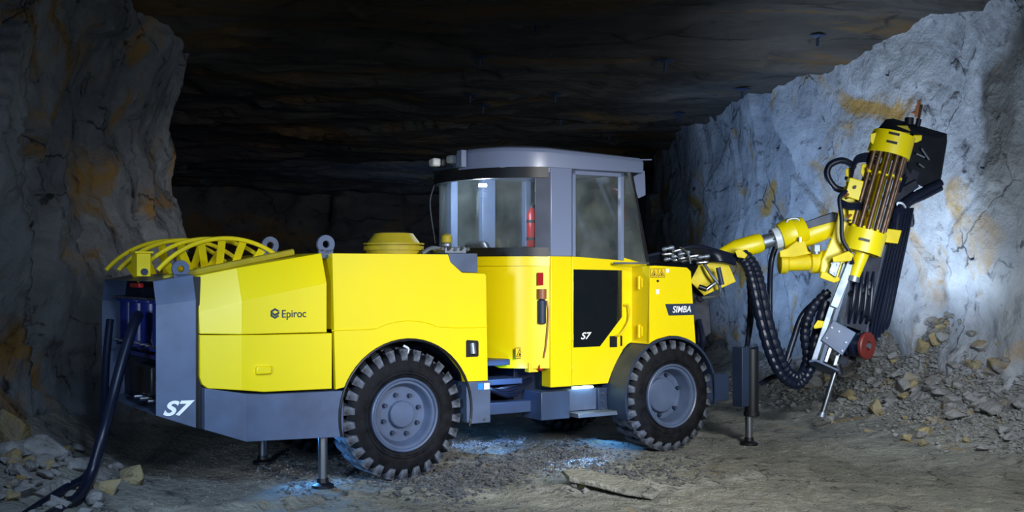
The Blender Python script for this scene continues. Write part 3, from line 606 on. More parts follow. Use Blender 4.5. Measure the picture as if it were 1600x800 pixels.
# ------------------------------------------------------------------ boom
YB = 13.6
def A(px, py, dy=0.): return at(px, py, YB+dy)
def sc(px, dy=0.): return px*(YB+dy)/F      # pixels measured on the photo into metres
boom = bpy.data.objects.new('boom', None); COL.objects.link(boom); boom.parent = rig
def lug_prism(name, pts, d0, d1, m, parent, bevel=.008, label=None):
    bm = B(); F0 = [bm.verts.new(A(x, y, d0)) for x, y in pts]; F1 = [bm.verts.new(A(x, y, d1)) for x, y in pts]; n = len(pts)
    fs = [bm.faces.new(F0), bm.faces.new(F1[::-1])]
    for i in range(n): bm.faces.new((F0[i], F0[(i+1) % n], F1[(i+1) % n], F1[i]))
    bmesh.ops.triangulate(bm, faces=[f for f in fs if len(f.verts) > 4])
    return link(name, bm, m, parent, bevel, label=label)
lug_prism('boom_bracket', [(1078, 440), (1095, 408), (1138, 412), (1150, 440), (1130, 449), (1100, 462)], -.1, .25, 'yellow2', boom)
lug_prism('boom_support', [(1060, 430), (1105, 430), (1112, 520), (1060, 560)], .1, .6, 'cav', boom)
def seg(name, prof, m, n=32):        # turned part along a line of (x, y, radius) photo measures
    a = A(prof[0][0], prof[0][1], prof[0][3] if len(prof[0]) > 3 else 0); b = A(prof[-1][0], prof[-1][1], prof[-1][3] if len(prof[-1]) > 3 else 0)
    L = b-a; tot = math.hypot(prof[-1][0]-prof[0][0], prof[-1][1]-prof[0][1]); pr = []
    for q in prof: pr.append((math.hypot(q[0]-prof[0][0], q[1]-prof[0][1])/tot*L.length, sc(q[2])))
    bm = B(); lathe(bm, a, L, pr, n); return link(name, bm, m, boom, ang=40)
seg('boom_sleeve', [(1118, 399, 5), (1128, 397, 9), (1150, 390.5, 15), (1184, 380.5, 15.5), (1190, 378.5, 14), (1192, 378, 11)], 'yellow')
seg('boom_tube', [(1188, 380, 11), (1225, 369, 11)], 'satin')
seg('wiper_ring', [(1208, 374, 12), (1209, 373.8, 17), (1216, 371.5, 17.5), (1221, 370, 17)], 'ring')
for i in range(12):
    t = 2*PI*i/12; a = A(1208, 374); d = (A(1216, 371.5)-a).normalized(); x, y, _ = frame(d)
    bm = B(); p = a+(x*math.cos(t)+y*math.sin(t))*sc(14.5); cyl(bm, p-d*.015, p+d*.01, .012, n=6); link('ring_bolt', bm, 'steel', boom)
seg('boom_head', [(1219, 371, 21), (1224, 369, 23), (1236, 365, 25), (1240, 364, 25), (1243, 363, 22), (1256, 359, 21), (1258, 358, 19)], 'yellow')
seg('swing_cylinder', [(1246, 372, 17, .05), (1250, 371, 19, .05), (1290, 355, 19, .05), (1308, 348, 18, .05), (1312, 346, 15, .05)], 'yellow')
lug_prism('cylinder_cover', [(1248, 350), (1300, 332), (1312, 336), (1310, 344), (1252, 360)], -.12, .2, 'dgrey', boom)
bm = B(); tube(bm, [A(1228, 350, -.1), A(1232, 343, -.1), A(1246, 342, -.1), A(1250, 350, -.1)], .01, 6); link('cover_handle', bm, 'satin', boom)
lug_prism('head_bracket', [(1218, 392), (1230, 388), (1244, 377), (1258, 376), (1262, 392), (1268, 396), (1240, 402), (1219, 402)], -.22, .1, 'yellow2', boom)
for px in (1250,):
    bm = B(); cyl(bm, A(px, 378, -.23), A(px, 371, -.23), .022, n=6); link('bracket_bolt', bm, 'steel', boom)
seg('rotation_tube', [(1216, 411, 11), (1218, 411, 17), (1228, 411, 17), (1231, 411, 13), (1264, 410, 13), (1266, 410, 17), (1290, 409, 18), (1296, 409, 18)], 'yellow2')
bm = B(); cyl(bm, A(1275, 393, -.18), A(1275, 383, -.18), sc(8), n=6); cyl(bm, A(1275, 397, -.18), A(1275, 393, -.18), sc(6.5)); link('pivot_bolt', bm, 'satin', boom)
lug_prism('feed_arm', [(1280, 434), (1283, 405), (1290, 392), (1299, 372), (1308, 340), (1315, 300), (1320, 290), (1336, 290), (1340, 330), (1338, 372), (1328, 402), (1318, 424), (1304, 438)], -.16, .12, 'yellow', boom, .02)
lug_prism('arm_gusset', [(1281, 434), (1284, 424), (1304, 428), (1316, 438), (1303, 442)], -.22, .2, 'yellow2', boom)
lug_prism('clamp_block', [(1294, 426), (1302, 404), (1314, 410), (1306, 434)], -.26, -.1, 'satin', boom)
for x, y in ((1300, 412), (1309, 414), (1298, 424), (1305, 427)):
    bm = B(); cyl(bm, A(x, y, -.28), A(x, y, -.25), .014, n=6); link('clamp_bolt', bm, 'steel', boom)
# feed unit: long beam, leaning to the right
feed = bpy.data.objects.new('feed_unit', None); COL.objects.link(feed); feed.parent = rig
def rail(name, p, q, wd, d0, d1, m, parent, bevel=.006, w2=None):
    P0 = Vector(p); Q = Vector(q); d = (Q-P0).normalized(); n = Vector((-d.y, d.x)); h = wd/2; h2 = (w2 or wd)/2
    return lug_prism(name, [tuple(P0-n*h), tuple(P0+n*h), tuple(Q+n*h2), tuple(Q-n*h2)], d0, d1, m, parent, bevel)
rail('feed_beam', (1322, 560), (1444, 205), 30, .18, .40, 'cav', feed)
rail('slide_rail', (1271, 566), (1322, 412), 9, -.20, -.08, 'satin', feed)
rail('slide_rail', (1283, 566), (1331, 414), 7, -.22, -.02, 'grey', feed)
rail('rail_cover', (1303, 480), (1330, 412), 13, -.26, -.18, 'satin', feed)
rail('guide_rod', (1290, 566), (1302, 532), 6, -.2, -.15, 'steel', feed)
rail('guide_rod', (1304, 572), (1314, 540), 6, -.1, -.05, 'steel', feed)
rail('dark_strut', (1316, 570), (1330, 530), 14, 0, .15, 'cav', feed)
lug_prism('mounting_plate', [(1283, 532), (1302, 500), (1338, 520), (1316, 556)], -.24, -.20, 'grey', feed)
for x, y in ((1300, 512), (1311, 518), (1292, 528), (1322, 535), (1316, 548)):
    bm = B(); cyl(bm, A(x, y, -.26), A(x, y, -.24), .012, n=8); link('plate_bolt', bm, 'steel', feed)
bm = B(); Pl = [(1264, 563, -.25), (1275, 561, -.28), (1310, 577, -.28), (1312, 584, -.2), (1296, 582, .05), (1266, 571, .05)]
up = Vector((.03, 0, .03))
a0 = [bm.verts.new(A(*p)) for p in Pl]; a1 = [bm.verts.new(A(*p)+Vector((0, 0, -.025))) for p in Pl]
bm.faces.new(a0); bm.faces.new(a1[::-1])
for i in range(6): bm.faces.new((a0[i], a0[(i+1) % 6], a1[(i+1) % 6], a1[i]))
link('foot_bracket', bm, 'grey', feed, .004)
bm = B(); cyl(bm, A(1307, 574, -.15), A(1285, 646, -.15), sc(4), n=20); st = link('stinger_rod', bm, 'steel', feed)
bm = B(); cyl(bm, A(1285.5, 644, -.15), A(1283.5, 651, -.15), sc(5), sc(7)); link('stinger_tip', bm, 'satin', st)
bm = B(); cyl(bm, A(1311, 584, -.15), A(1307, 570, -.15), sc(7)); link('rod_gland', bm, 'black', st)
lug_prism('yellow_clip', [(1271, 510), (1278, 500), (1288, 502), (1285, 512), (1272, 514)], -.30, -.2, 'yellow2', feed)
# rock drill and drum
lug_prism('rock_drill', [(1330, 430), (1352, 398), (1378, 402), (1366, 450), (1352, 520), (1318, 508)], -.12, .14, 'cav', feed, .03)
rr = random.Random(5)
for k in range(10):
    x, y = rr.uniform(1325, 1362), rr.uniform(440, 505); bm = B(); cyl(bm, A(x, y, -.16), A(x+rr.uniform(-2, 6), y+rr.uniform(-3, 6), -.12), rr.uniform(.015, .03), n=10); link('drill_fitting', bm, 'satin' if k % 3 else 'black', feed)
for k in range(4):
    x = 1326+k*9; bm = B(); tube(bm, [A(x, 505, -.12), A(x+6, 480+k*4, -.22), A(x+10, 450, -.2), A(x+12, 425, -.12)], .018, 8); link('drill_hose', bm, 'hose', feed)
drum = B(); a = A(1325, 537, -.05); b = A(1352, 540, -.22)
lathe(drum, a, b-a, [(0, sc(17)), (.04, sc(19)), (.05, sc(16)), (.09, sc(16)), (.10, sc(19)), (.14, sc(19)), (.15, sc(16)), (.19, sc(16)), (.20, sc(18)), ((b-a).length-.01, sc(18))], 36)
dr = link('hose_drum', drum, 'hose', feed)
bm = B(); d = (b-a).normalized(); lathe(bm, b, d, [(0, sc(21)), (.03, sc(21.5)), (.045, sc(20)), (.045, sc(7)), (.02, sc(7)), (.02, .001)], 36); link('drum_disc', bm, 'maroon', dr, label='dark red drum disc')
bm = B(); cyl(bm, b+d*.02, b+d*.06, sc(4.5)); link('drum_axle', bm, 'satin', dr)
for k in range(6):
    x0 = 1362+k*5.2; x1 = 1394+k*4.6; bm = B(); tube(bm, [A(x0-4, 545-k*6, .02), A(x0+2, 500, .0), A((x0+x1)/2+2, 430, -.02), A(x1, 372, -.02), A(x1+9, 325, .02)], sc(2.3), 8); link('feed_hose', bm, 'hose', feed)
rail('hose_guide', (1346, 520), (1362, 456), 4, -.1, -.04, 'satin', feed)
lug_prism('hose_clamp', [(1378, 378), (1385, 357), (1409, 360), (1403, 381)], -.09, .08, 'yellow2', feed)
# rod carousel
car = bpy.data.objects.new('rod_carousel', None); COL.objects.link(car); car.parent = rig
T0 = A(1351, 374, -.22); T1 = A(1392, 228, -.22); D = (T1-T0).normalized(); LN = (T1-T0).length; X, Y_, _ = frame(D)
R = sc(32)
def ringprof(z0, z1, r): return [(z0, r-.03), (z0, r), (z1, r), (z1, r-.03), (z0, r-.03)]
bm = B(); lathe(bm, T0, D, ringprof(-.16, .10, R*.95), 40, cap=False); lathe(bm, T0, D, [(-.10, R*.93), (-.06, R*.93)], 40); lc = link('lower_drum', bm, 'yellow', car)
bm = B(); lathe(bm, T1, D, ringprof(-.12, .14, R), 40, cap=False); lathe(bm, T1, D, [(.06, R*.98), (.10, R*.98)], 40); uc = link('upper_drum', bm, 'yellow', car)
bm = B(); cyl(bm, T0, T1, sc(7.5)); link('centre_post', bm, 'yellow2', car)
for k in range(12):
    t = 2*PI*k/12+.2; o = (X*math.cos(t)+Y_*math.sin(t))*R*.78
    bm = B(); cyl(bm, T0+o-D*.05, T1+o+D*.02, sc(3.6), n=12); link('drill_rod', bm, 'rod', car, label='rusty brown drill rod')
for f in (.10, .68):
    for k in range(9):
        t = 2*PI*k/9; o = (X*math.cos(t)+Y_*math.sin(t))*R*.86; p = T0+D*(LN*f)+o
        bm = B(); cyl(bm, p-(X*math.cos(t)+Y_*math.sin(t))*.05, p+(X*math.cos(t)+Y_*math.sin(t))*.02, .016, n=6); link('rod_holder', bm, 'yellow', car)
    bm = B(); lathe(bm, T0+D*(LN*f), D, [(-.01, R*.62), (.012, R*.62)], 24); link('holder_plate', bm, 'yellow2', car)
for c_, zz in ((T1, .0), (T1, .10), (T0, -.03)):
    v = (A(1392, 228, -1)-A(1392, 228, 0)).normalized(); v = (v-D*v.dot(D)).normalized(); s_ = v.cross(D)
    bm = B(); p = c_+D*zz+v*(R+.001); cc = [p+s_*a+D*b_ for a, b_ in ((-.06, -.015), (.06, -.015), (.06, .015), (-.06, .015))]
    q = [bm.verts.new(x) for x in cc]+[bm.verts.new(x+v*-.02) for x in cc]; bm.faces.new(q[:4]); bm.faces.new(q[4:][::-1]); link('drum_slot', bm, 'black', car)
seg_ = B(); cyl(seg_, A(1347, 396, -.25), A(1335, 432, -.25), sc(11), sc(8)); link('lower_spindle', seg_, 'yellow', car)
bm = B(); cyl(bm, A(1335, 432, -.25), A(1333, 440, -.25), sc(9)); link('spindle_collar', bm, 'satin', car)
lug_prism('carousel_lug', [(1360, 222), (1360, 209), (1376, 205), (1380, 215), (1374, 236)], -.30, -.05, 'yellow', car)
lug_prism('carousel_lug', [(1424, 222), (1427, 211), (1441, 211), (1440, 219), (1432, 223)], -.12, .05, 'yellow', car)
lug_prism('carousel_carriage', [(1336, 308), (1364, 250), (1378, 256), (1366, 330), (1350, 376), (1326, 376)], .02, .12, 'yellow2', feed)
lug_prism('feed_cover', [(1346, 402), (1398, 374), (1392, 430), (1372, 520), (1338, 522)], .06, .17, 'dgrey', feed)
for k in range(5):
    x, y = 1340+k*4, 350-k*20; bm = B(); cyl(bm, A(x, y, -.06), A(x+5, y-12, -.06), sc(2.5), n=10); link('carriage_cylinder', bm, 'satin' if k % 2 else 'black', feed)
# valve blocks and hoses on the left of the carousel
for nm, pts, d0, d1, mm in (('valve_box', [(1320, 306), (1328, 277), (1350, 283), (1343, 314)], -.28, -.05, 'yellow'),
                            ('bracket_plate', [(1321, 264), (1334, 260), (1332, 300), (1322, 300)], -.05, .0, 'yellow2'),
                            ('cylinder_block', [(1347, 256), (1366, 256), (1362, 282), (1350, 280), (1344, 268)], -.22, 0, 'yellow2'),
                            ('gripper_block', [(1325, 325), (1350, 325), (1345, 352), (1326, 348)], -.26, -.05, 'yellow2'),
                            ('motor_block', [(1336, 292), (1356, 268), (1360, 300), (1346, 320)], -.1, .1, 'cav'),
                            ('lower_bracket', [(1300, 402), (1326, 392), (1334, 398), (1330, 408), (1302, 410)], -.36, -.14, 'yellow2')):
    lug_prism(nm, pts, d0, d1, mm, feed, .01)
rr = random.Random(9)
for k in range(14):
    x, y = rr.uniform(1316, 1360), rr.uniform(256, 350); bm = B(); cyl(bm, A(x, y, -.30), A(x+rr.uniform(-3, 6), y+rr.uniform(-4, 4), -.25), rr.uniform(.012, .024), n=8); link('hydraulic_fitting', bm, rr.choice(['steel', 'satin', 'yellow', 'brown']), feed)
bm = B(); tube(bm, [A(1322, 298, -.1), A(1305, 293, -.12), A(1293, 275, -.12), A(1296, 259, -.12), A(1312, 251, -.12), A(1326, 254, -.1), A(1334, 262, -.05)], sc(5), 12, 8, rib=.04); link('looped_hose', bm, 'hose', feed)
for k in range(4):
    bm = B(); tube(bm, [A(1330, 268+4*k, -.1), A(1338, 246+3*k, -.15), A(1356, 240+4*k, -.18), A(1374, 243+5*k, -.1)], sc(2), 8); link('small_hose', bm, 'hose', feed)
for k in range(3):
    bm = B(); tube(bm, [A(1312, 312+4*k, -.28), A(1325, 318+4*k, -.32), A(1340, 318+4*k, -.32), A(1354, 320+4*k, -.2)], sc(2.2), 8); link('small_hose', bm, 'hose', feed)
bm = B(); tube(bm, [A(1322, 298, -.3), A(1312, 310, -.33), A(1315, 340, -.33), A(1316, 372, -.33), A(1326, 392, -.33), A(1332, 412, -.3)], sc(3.5), 10); link('hanging_hose', bm, 'hose', feed)
# hoses to the right of the carousel
for k in range(2):
    bm = B(); tube(bm, [A(1470, 285+8*k, .2), A(1445, 298+8*k, .15), A(1420, 312+6*k, .1), A(1405, 330+8*k, .05), A(1400-6*k, 362, .0)], sc(6.5-k), 12, rib=.03); link('thick_hose', bm, 'hose', feed)
lug_prism('dark_bracket', [(1396, 300), (1432, 280), (1436, 292), (1400, 318)], .12, .3, 'cav', feed)
bm = B(); lathe(bm, A(1408, 323, .06), A(1414, 318, .08)-A(1408, 323, .06), [(0, sc(9)), (.012, sc(9))], 20); link('white_tie', bm, 'ring', feed)
bm = B(); tube(bm, [A(1400, 330, 0), A(1420, 334, 0), A(1424, 344, .05), A(1416, 352, .05)], .012, 6); link('small_hose', bm, 'hose', feed)
for k in range(6):
    bm = B(); tube(bm, [A(1412+3*k, 226, .1), A(1402+4*k, 262, .12+.02*k), A(1396+2*k, 300, .1)], sc(1.8), 6); link('small_hose', bm, 'hose', feed)
# rubber flaps at the top
def sheet(name, pts, m, th=.02, label=None):
    bm = B(); P = [A(*p) for p in pts]; n = (P[1]-P[0]).cross(P[2]-P[0]).normalized()*th
    a = [bm.verts.new(p) for p in P]; b = [bm.verts.new(p+n) for p in P]; k = len(P); f = [bm.faces.new(a), bm.faces.new(b[::-1])]
    for i in range(k): bm.faces.new((a[i], a[(i+1) % k], b[(i+1) % k], b[i]))
    bmesh.ops.triangulate(bm, faces=f); return link(name, bm, m, feed, .004, label=label)
sheet('rubber_flap', [(1372, 203, -.25), (1386, 186, -.1), (1396, 185, 0), (1432, 195, .1), (1480, 209, .12), (1470, 216, .0), (1430, 209, -.2), (1400, 203, -.3)], 'flap')
sheet('rubber_flap', [(1420, 204, .12), (1480, 209, .14), (1480, 222, .15), (1467, 300, .2), (1452, 298, .2), (1428, 284, .2), (1418, 262, .16)], 'flap')
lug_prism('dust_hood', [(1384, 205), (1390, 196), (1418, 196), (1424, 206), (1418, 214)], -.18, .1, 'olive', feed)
for p, q in (((1432, 240), (1445, 246)), ((1440, 232), (1452, 250)), ((1436, 256), (1444, 262))):
    bm = B(); cyl(bm, A(*p, .08), A(*q, .06), .012, n=8); link('flap_fixing', bm, 'satin', feed)
bm = B(); cyl(bm, A(1432, 205, .1), A(1436, 186, .1), sc(4)); cyl(bm, A(1420, 195, .05), A(1421, 184, .05), sc(7)); link('drill_guide', bm, 'black', feed)
bm = B(); cyl(bm, A(1433, 196, .1), A(1440, 164, .15), sc(2.2), n=12); link('drill_bit', bm, 'rod', feed)
# main spiral-wrapped hoses hanging from the boom
def ribbed(pts, r, n=14):
    bm = B(); tube(bm, [A(*p) for p in pts], sc(r), n, 11, rib=.14); return link('spiral_wrapped_hose', bm, 'hose', boom, ang=20)
ribbed([(1150, 398, -.12), (1166, 414, -.2), (1176, 445, -.24), (1188, 500, -.24), (1204, 555, -.24), (1224, 590, -.2), (1248, 600, -.1), (1266, 576, -.02), (1274, 530, .02), (1290, 470, .06)], 8)
ribbed([(1160, 392, -.05), (1178, 415, -.1), (1188, 445, -.14), (1200, 500, -.14), (1216, 552, -.14), (1232, 582, -.1), (1250, 588, -.05), (1262, 560, .1), (1258, 520, .1), (1268, 485, .12), (1292, 458, .15)], 8.5)
ribbed([(1168, 540, .1), (1172, 480, .05), (1170, 440, 0), (1166, 410, .0)], 4)
for pts, r in (([(1212, 385, .05), (1205, 410, .05), (1203, 450, .1), (1204, 500, .12), (1215, 545, .12), (1240, 600, .1)], 4.5), ([(1226, 575, .1), (1240, 530, .15), (1256, 490, .2), (1296, 455, .2)], 5), ([(1158, 590, .1), (1162, 555, .1), (1172, 520, .1), (1176, 470, .05), (1168, 412, .05)], 3), ([(1188, 600, .2), (1205, 590, .15), (1220, 585, .1), (1235, 560, .1)], 4)):
    bm = B(); tube(bm, [A(*p) for p in pts], sc(r), 12); link('boom_hose', bm, 'hose', boom)
# hose bundle and couplings over the front deck
rr = random.Random(3)
for k in range(9):
    y0 = 392+k*2.6; bm = B()
    tube(bm, [A(1006, 402+k*1.2, -.5), A(1030, y0+4, -.45+.05*k), A(1060, 390+k*3, -.4+.06*k), A(1090, 385+k*3.3, -.35+.05*k), A(1120, 392+k*1.8, -.25), A(1148, 400+k*1.5, -.15)], sc(3.2), 10); link('hydraulic_hose', bm, 'hose', boom)
for k in range(13):
    x = 1036+(k % 5)*13+rr.uniform(-3, 3); y = 390+(k // 5)*7+rr.uniform(-2.5, 2.5)+(k % 5)*3.2; dd = -.55+.05*(k // 5)
    bm = B(); a = A(x, y, dd); b = A(x+19, y+rr.uniform(-6, -1), dd)
    L_ = (b-a).length; lathe(bm, a, b-a, [(0, .018), (.02, .026), (.05, .026), (.055, .020), (L_*.55, .020), (L_*.57, .027), (L_-.02, .027), (L_, .018)], 12); link('hose_coupling', bm, 'steel' if k % 2 else 'satin', boom)
bm = B(); tube(bm, [A(1062, 386, -.6), A(1075, 396, -.62), A(1079, 412, -.62)], .01, 6); link('coupling_strap', bm, 'steel', boom)
bm = B(); tube(bm, [A(1100, 412, -.2), A(1112, 430, -.25), A(1124, 446, -.25), A(1122, 462, -.2), A(1098, 466, -.1)], sc(2.5), 10); link('steel_pipe', bm, 'satin', boom)
bm = B(); tube(bm, [A(1098, 466, -.1), A(1094, 470, -.1), A(1090, 464, -.1)], sc(3), 8); link('pipe_elbow', bm, 'black', boom)
for p, q, r_, mm in (((1104, 452), (1112, 446), 3.2, 'steel'), ((1112, 446), (1118, 442), 2.4, 'satin'), ((1092, 448), (1104, 452), 4, 'black'), ((1122, 418), (1128, 445), 4, 'dgrey')):
    bm = B(); cyl(bm, A(*p, -.28), A(*q, -.28), sc(r_), n=12); link('pipe_fitting', bm, mm, boom)
bm = B(); tube(bm, [A(1092, 500, .0), A(1098, 530, -.1), A(1092, 556, .0)], sc(4.5), 10, rib=.05); link('boom_hose', bm, 'hose', boom)
lug_prism('hose_saddle', [(1148, 392), (1156, 388), (1168, 398), (1164, 404), (1152, 402)], -.28, -.2, 'yellow2', boom)

# ------------------------------------------------------------------ trailing cables
def WP(px, py, Y): return Vector(((px-800)*Y/F, Y, EYE-(py-HY)*Y/F))
def ground_at(x, y, h): return Vector((x, y, ground_z(x, y)+h))
bm = B(); tube(bm, [WP(216, 492, 9.95), WP(208, 510, 9.8), WP(192, 560, 9.65), WP(176, 620, 9.5), WP(160, 680, 9.3), WP(142, 740, 9.2), ground_at(-3.38, 8.95, .045), ground_at(-3.42, 8.4, .045), ground_at(-3.3, 7.6, .045)], .045, 12, taper=lambda t: 1.0)
tag(link('power_cable', bm, 'hose'), 'thick black power cable sagging from the upper socket of the rear panel to the ground', 'cable')
bm = B(); tube(bm, [WP(172, 500, 10.45), WP(166, 560, 10.3), WP(163, 620, 10.1), WP(158, 680, 9.8), WP(138, 740, 9.45), ground_at(-3.52, 9.05, .045), ground_at(-3.58, 8.4, .045), ground_at(-3.6, 7.6, .045)], .035, 12)
tag(link('power_cable', bm, 'hose'), 'thinner black cable hanging down the left edge of the rear panel', 'cable')

# ------------------------------------------------------------------ roof bolts and wall plates
def bolt(loc, nrm, s, label, cat='roof bolt', group=None):
    o = bpy.data.objects.new('roof_bolt', None); COL.objects.link(o); o.location = loc; o.rotation_euler = Vector(nrm).to_track_quat('Z', 'Y').to_euler()
    tag(o, label, cat, group)
    bm = B(); lathe(bm, (0, 0, 0), (0, 0, 1), [(0, s), (.012, s), (.03, s*.45), (.04, s*.3), (.04, .001)], 4); bmesh.ops.scale(bm, vec=(1.3, .8, 1), verts=bm.verts); link('bearing_plate', bm, 'dgrey', o)
    bm = B(); cyl(bm, (0, 0, .03), (.01, 0, .16), .02, n=8); link('bolt_end', bm, 'dgrey', o); return o
BP = [(838, 40, 'nearest above the cab roof, close to the frame top'), (1278, 60, 'rightmost of the roof, near the right wall top'), (1040, 78, 'between the frame top and the cab front'),
      (735, 137, 'left one of a pair above the cab rear'), (868, 140, 'directly above the middle of the cab'), (1160, 126, 'in front of the place where roof meets right wall'),
      (755, 158, 'right one of a pair above the cab rear'), (952, 213, 'lowest in view, just over the cab roof front'), (1060, 178, 'right of the cab roof near the far corner'),
      (876, 184, 'just behind the one above the middle of the cab'), (750, 78, 'leftmost near the frame top'), (1160, 215, 'farthest along the right wall top')]
for x, y, wh in BP:
    Y = 14.
    for _ in range(6): Y = (ceil_z(0, Y)-EYE)*F/(HY-y)
    X = (x-800)*Y/F; z = cfn((X+14)/24, (Y-5.5)/30)[2]
    bolt((X, Y, z-.02), (0, 0, -1), .09 if Y < 16 else .11, 'dark roof bolt plate, '+wh, 'roof bolt', 'roof bolts in the ceiling')

def on_wall(px, py):
    hit, p, n, _ = WR.ray_cast(Vector((0, 0, EYE)), Vector(((px-800)/F, 1, -(py-HY)/F)).normalized())
    if n.dot(Vector((1, 1, 0))) > 0: n = -n
    return p, n
for px, py, s_, lb in ((1283, 231, .035, 'small dark bolt end in pale rock above and left of the hose loop'), (1217, 232, .03, 'small dark bolt end in pale rock, farthest left on the lit wall'),
                       (1537, 263, .04, 'dark bolt end in the pale rock right of the rubber flap'), (1521, 404, .04, 'dark bolt end in the pale rock right of the feed hoses'), (1388, 118, .03, 'dark bolt end high on the right wall above the drill')):
    p, n = on_wall(px, py); bolt(p-n*.01, n, s_, lb, 'wall bolt').scale = (.7, .7, .35)
p, n = on_wall(1421, 345)
wp = link('wall_plate', box(B(), (-.085, -.085, -.02), (.085, .085, .03)), 'black', None, .006); wp.location = p; wp.rotation_euler = n.to_track_quat('Z', 'Y').to_euler()
tag(wp, 'dark square steel plate on the right wall just right of the feed hoses', 'wall plate')
bm = B(); cyl(bm, (0, 0, .02), (.01, .01, .08), .03, n=8); link('plate_nut', bm, 'brown', wp)
p, n = on_wall(1436, 172)
ws = link('rusty_strap', box(box(B(), (-.03, -.10, .0), (.03, .12, .04)), (-.09, -.05, .01), (-.03, -.02, .05)), 'brown', None, .004); ws.location = p; ws.rotation_euler = n.to_track_quat('Z', 'Y').to_euler()
tag(ws, 'torn rusty steel strap on the rock just above the drill tip', 'metal strap')

# ------------------------------------------------------------------ stones
def stone_mesh(seed, flatness=.7, n=16):
    rnd = random.Random(seed); bm = B()
    for _ in range(n):
        v = Vector((rnd.gauss(0, 1), rnd.gauss(0, 1), rnd.gauss(0, 1))).normalized()*rnd.uniform(.8, 1.05)
        bm.verts.new((v.x, v.y*.8, v.z*flatness))
    r = bmesh.ops.convex_hull(bm, input=bm.verts)
    bmesh.ops.delete(bm, geom=[g_ for g_ in r['geom_interior'] if isinstance(g_, bmesh.types.BMVert)], context='VERTS')
    bmesh.ops.bevel(bm, geom=list(bm.edges), offset=.045, segments=1, affect='EDGES')
    me = bpy.data.meshes.new('stone'); bm.to_mesh(me); bm.free(); return me
SM = []
for k in range(10):
    me = stone_mesh(k, random.Random(k).uniform(.5, .85)); me.materials.append(M['stone_y' if k in (2, 6) else 'stone']); SM.append(me)
def stone(x, y, s, label, group=None, me=None, z=None, rot=None, scale=None):
    me = me or random.choice(SM); o = bpy.data.objects.new('stone', me); COL.objects.link(o)
    sc_ = scale or (s*random.uniform(.85, 1.2), s*random.uniform(.8, 1.1), s*random.uniform(.7, 1)); o.scale = sc_
    o.rotation_euler = rot or (random.uniform(-.35, .35), random.uniform(-.35, .35), random.uniform(0, 6.3))
    o.location = (x, y, (ground_z(x, y) if z is None else z)+sc_[2]*.38); return tag(o, label, 'stone', group)
def gp(px, py, zz=0):                # where a ground pixel lands
    Y = (EYE-zz)*F/(py-HY)
    for _ in range(4):
        X = (px-800)*Y/F; Y = (EYE-ground_z(X, Y))*F/(py-HY)
    return (px-800)*Y/F, Y
# left corner, singled out
x, y = gp(206, 755); stone(x, y, .17, 'ochre block with a dark crack lying right of the cable', me=SM[2])
x, y = gp(168, 778); stone(x, y, .17, 'pale ochre block just right of the cable nearest the camera', me=SM[6])
x, y = gp(158, 745); stone(x, y, .12, 'grey angular stone behind the ochre blocks by the cable', me=SM[3])
x, y = gp(20, 690); stone(x, y, .30, 'large upright ochre slab against the left wall', me=SM[6], scale=(.22, .2, .42))
x, y = gp(95, 715); stone(x, y, .13, 'pale blue-grey shard on top of the rubble left of the cable', me=SM[4])
x, y = gp(60, 775); stone(x, y, .24, 'largest flat grey block in the rubble at the bottom left corner', me=SM[5])
x, y = gp(12, 750); stone(x, y, .24, 'broad pale block at the left edge below the ochre slab', me=SM[7])
random.seed(21)
for k in range(85):
    px = random.triangular(-20, 190, 20); py = random.uniform(705, 830)-(px*.0)
    x, y = gp(px, py); s = random.uniform(.04, .13)
    me = random.choice(SM); tone = 'ochre' if me.materials[0] == M['stone_y'] else 'grey'; size = 'big' if s > .1 else 'small'
    place = 'left corner heap, near the frame bottom' if py > 765 else 'left corner heap, towards the wall foot'
    stone(x, y, s, size+' '+tone+' stone in the '+place, size+' '+tone+' stones, '+place, me=me)
# right side
x, y = gp(1445, 690); stone(x, y, .12, 'ochre and grey stone standing alone in front of the right rubble', me=SM[2])
x, y = gp(1368, 662); stone(x, y, .13, 'tilted pale ochre stone right of the thin chrome stinger foot', me=SM[6], scale=(.10, .12, .2))
x, y = gp(1405, 660); stone(x, y, .12, 'flat pale stone in the middle of the right rubble', me=SM[1])
x, y = gp(1550, 640); stone(x, y, .24, 'biggest dark grey boulder low on the right wall', me=SM[8])
x, y = gp(1565, 690); stone(x, y, .24, 'rounded brown-grey boulder at the right edge of the floor', me=SM[9])
random.seed(33)
for k in range(230):
    yy = random.uniform(11.4, 17.5); d = random.choice((random.uniform(-.05, .6), random.uniform(.1, 1.1), random.uniform(.9, 1.7))); xx = wall_x(yy)-d
    s = random.triangular(.04, .19, .07)*(1.1 if d < .9 else .5); me = random.choice(SM)
    tone = 'ochre' if me.materials[0] == M['stone_y'] else 'grey'; size = 'big' if s > .13 else ('small' if s < .07 else 'middling')
    place = 'front edge of the right rubble' if d > .9 else ('right rubble near the photo edge' if yy < 13.2 else ('right rubble below the drill' if yy < 15 else 'right rubble behind the hanging hoses'))
    stone(xx, yy, s, size+' '+tone+' stone in the '+place, size+' '+tone+' stones, '+place, me=me)
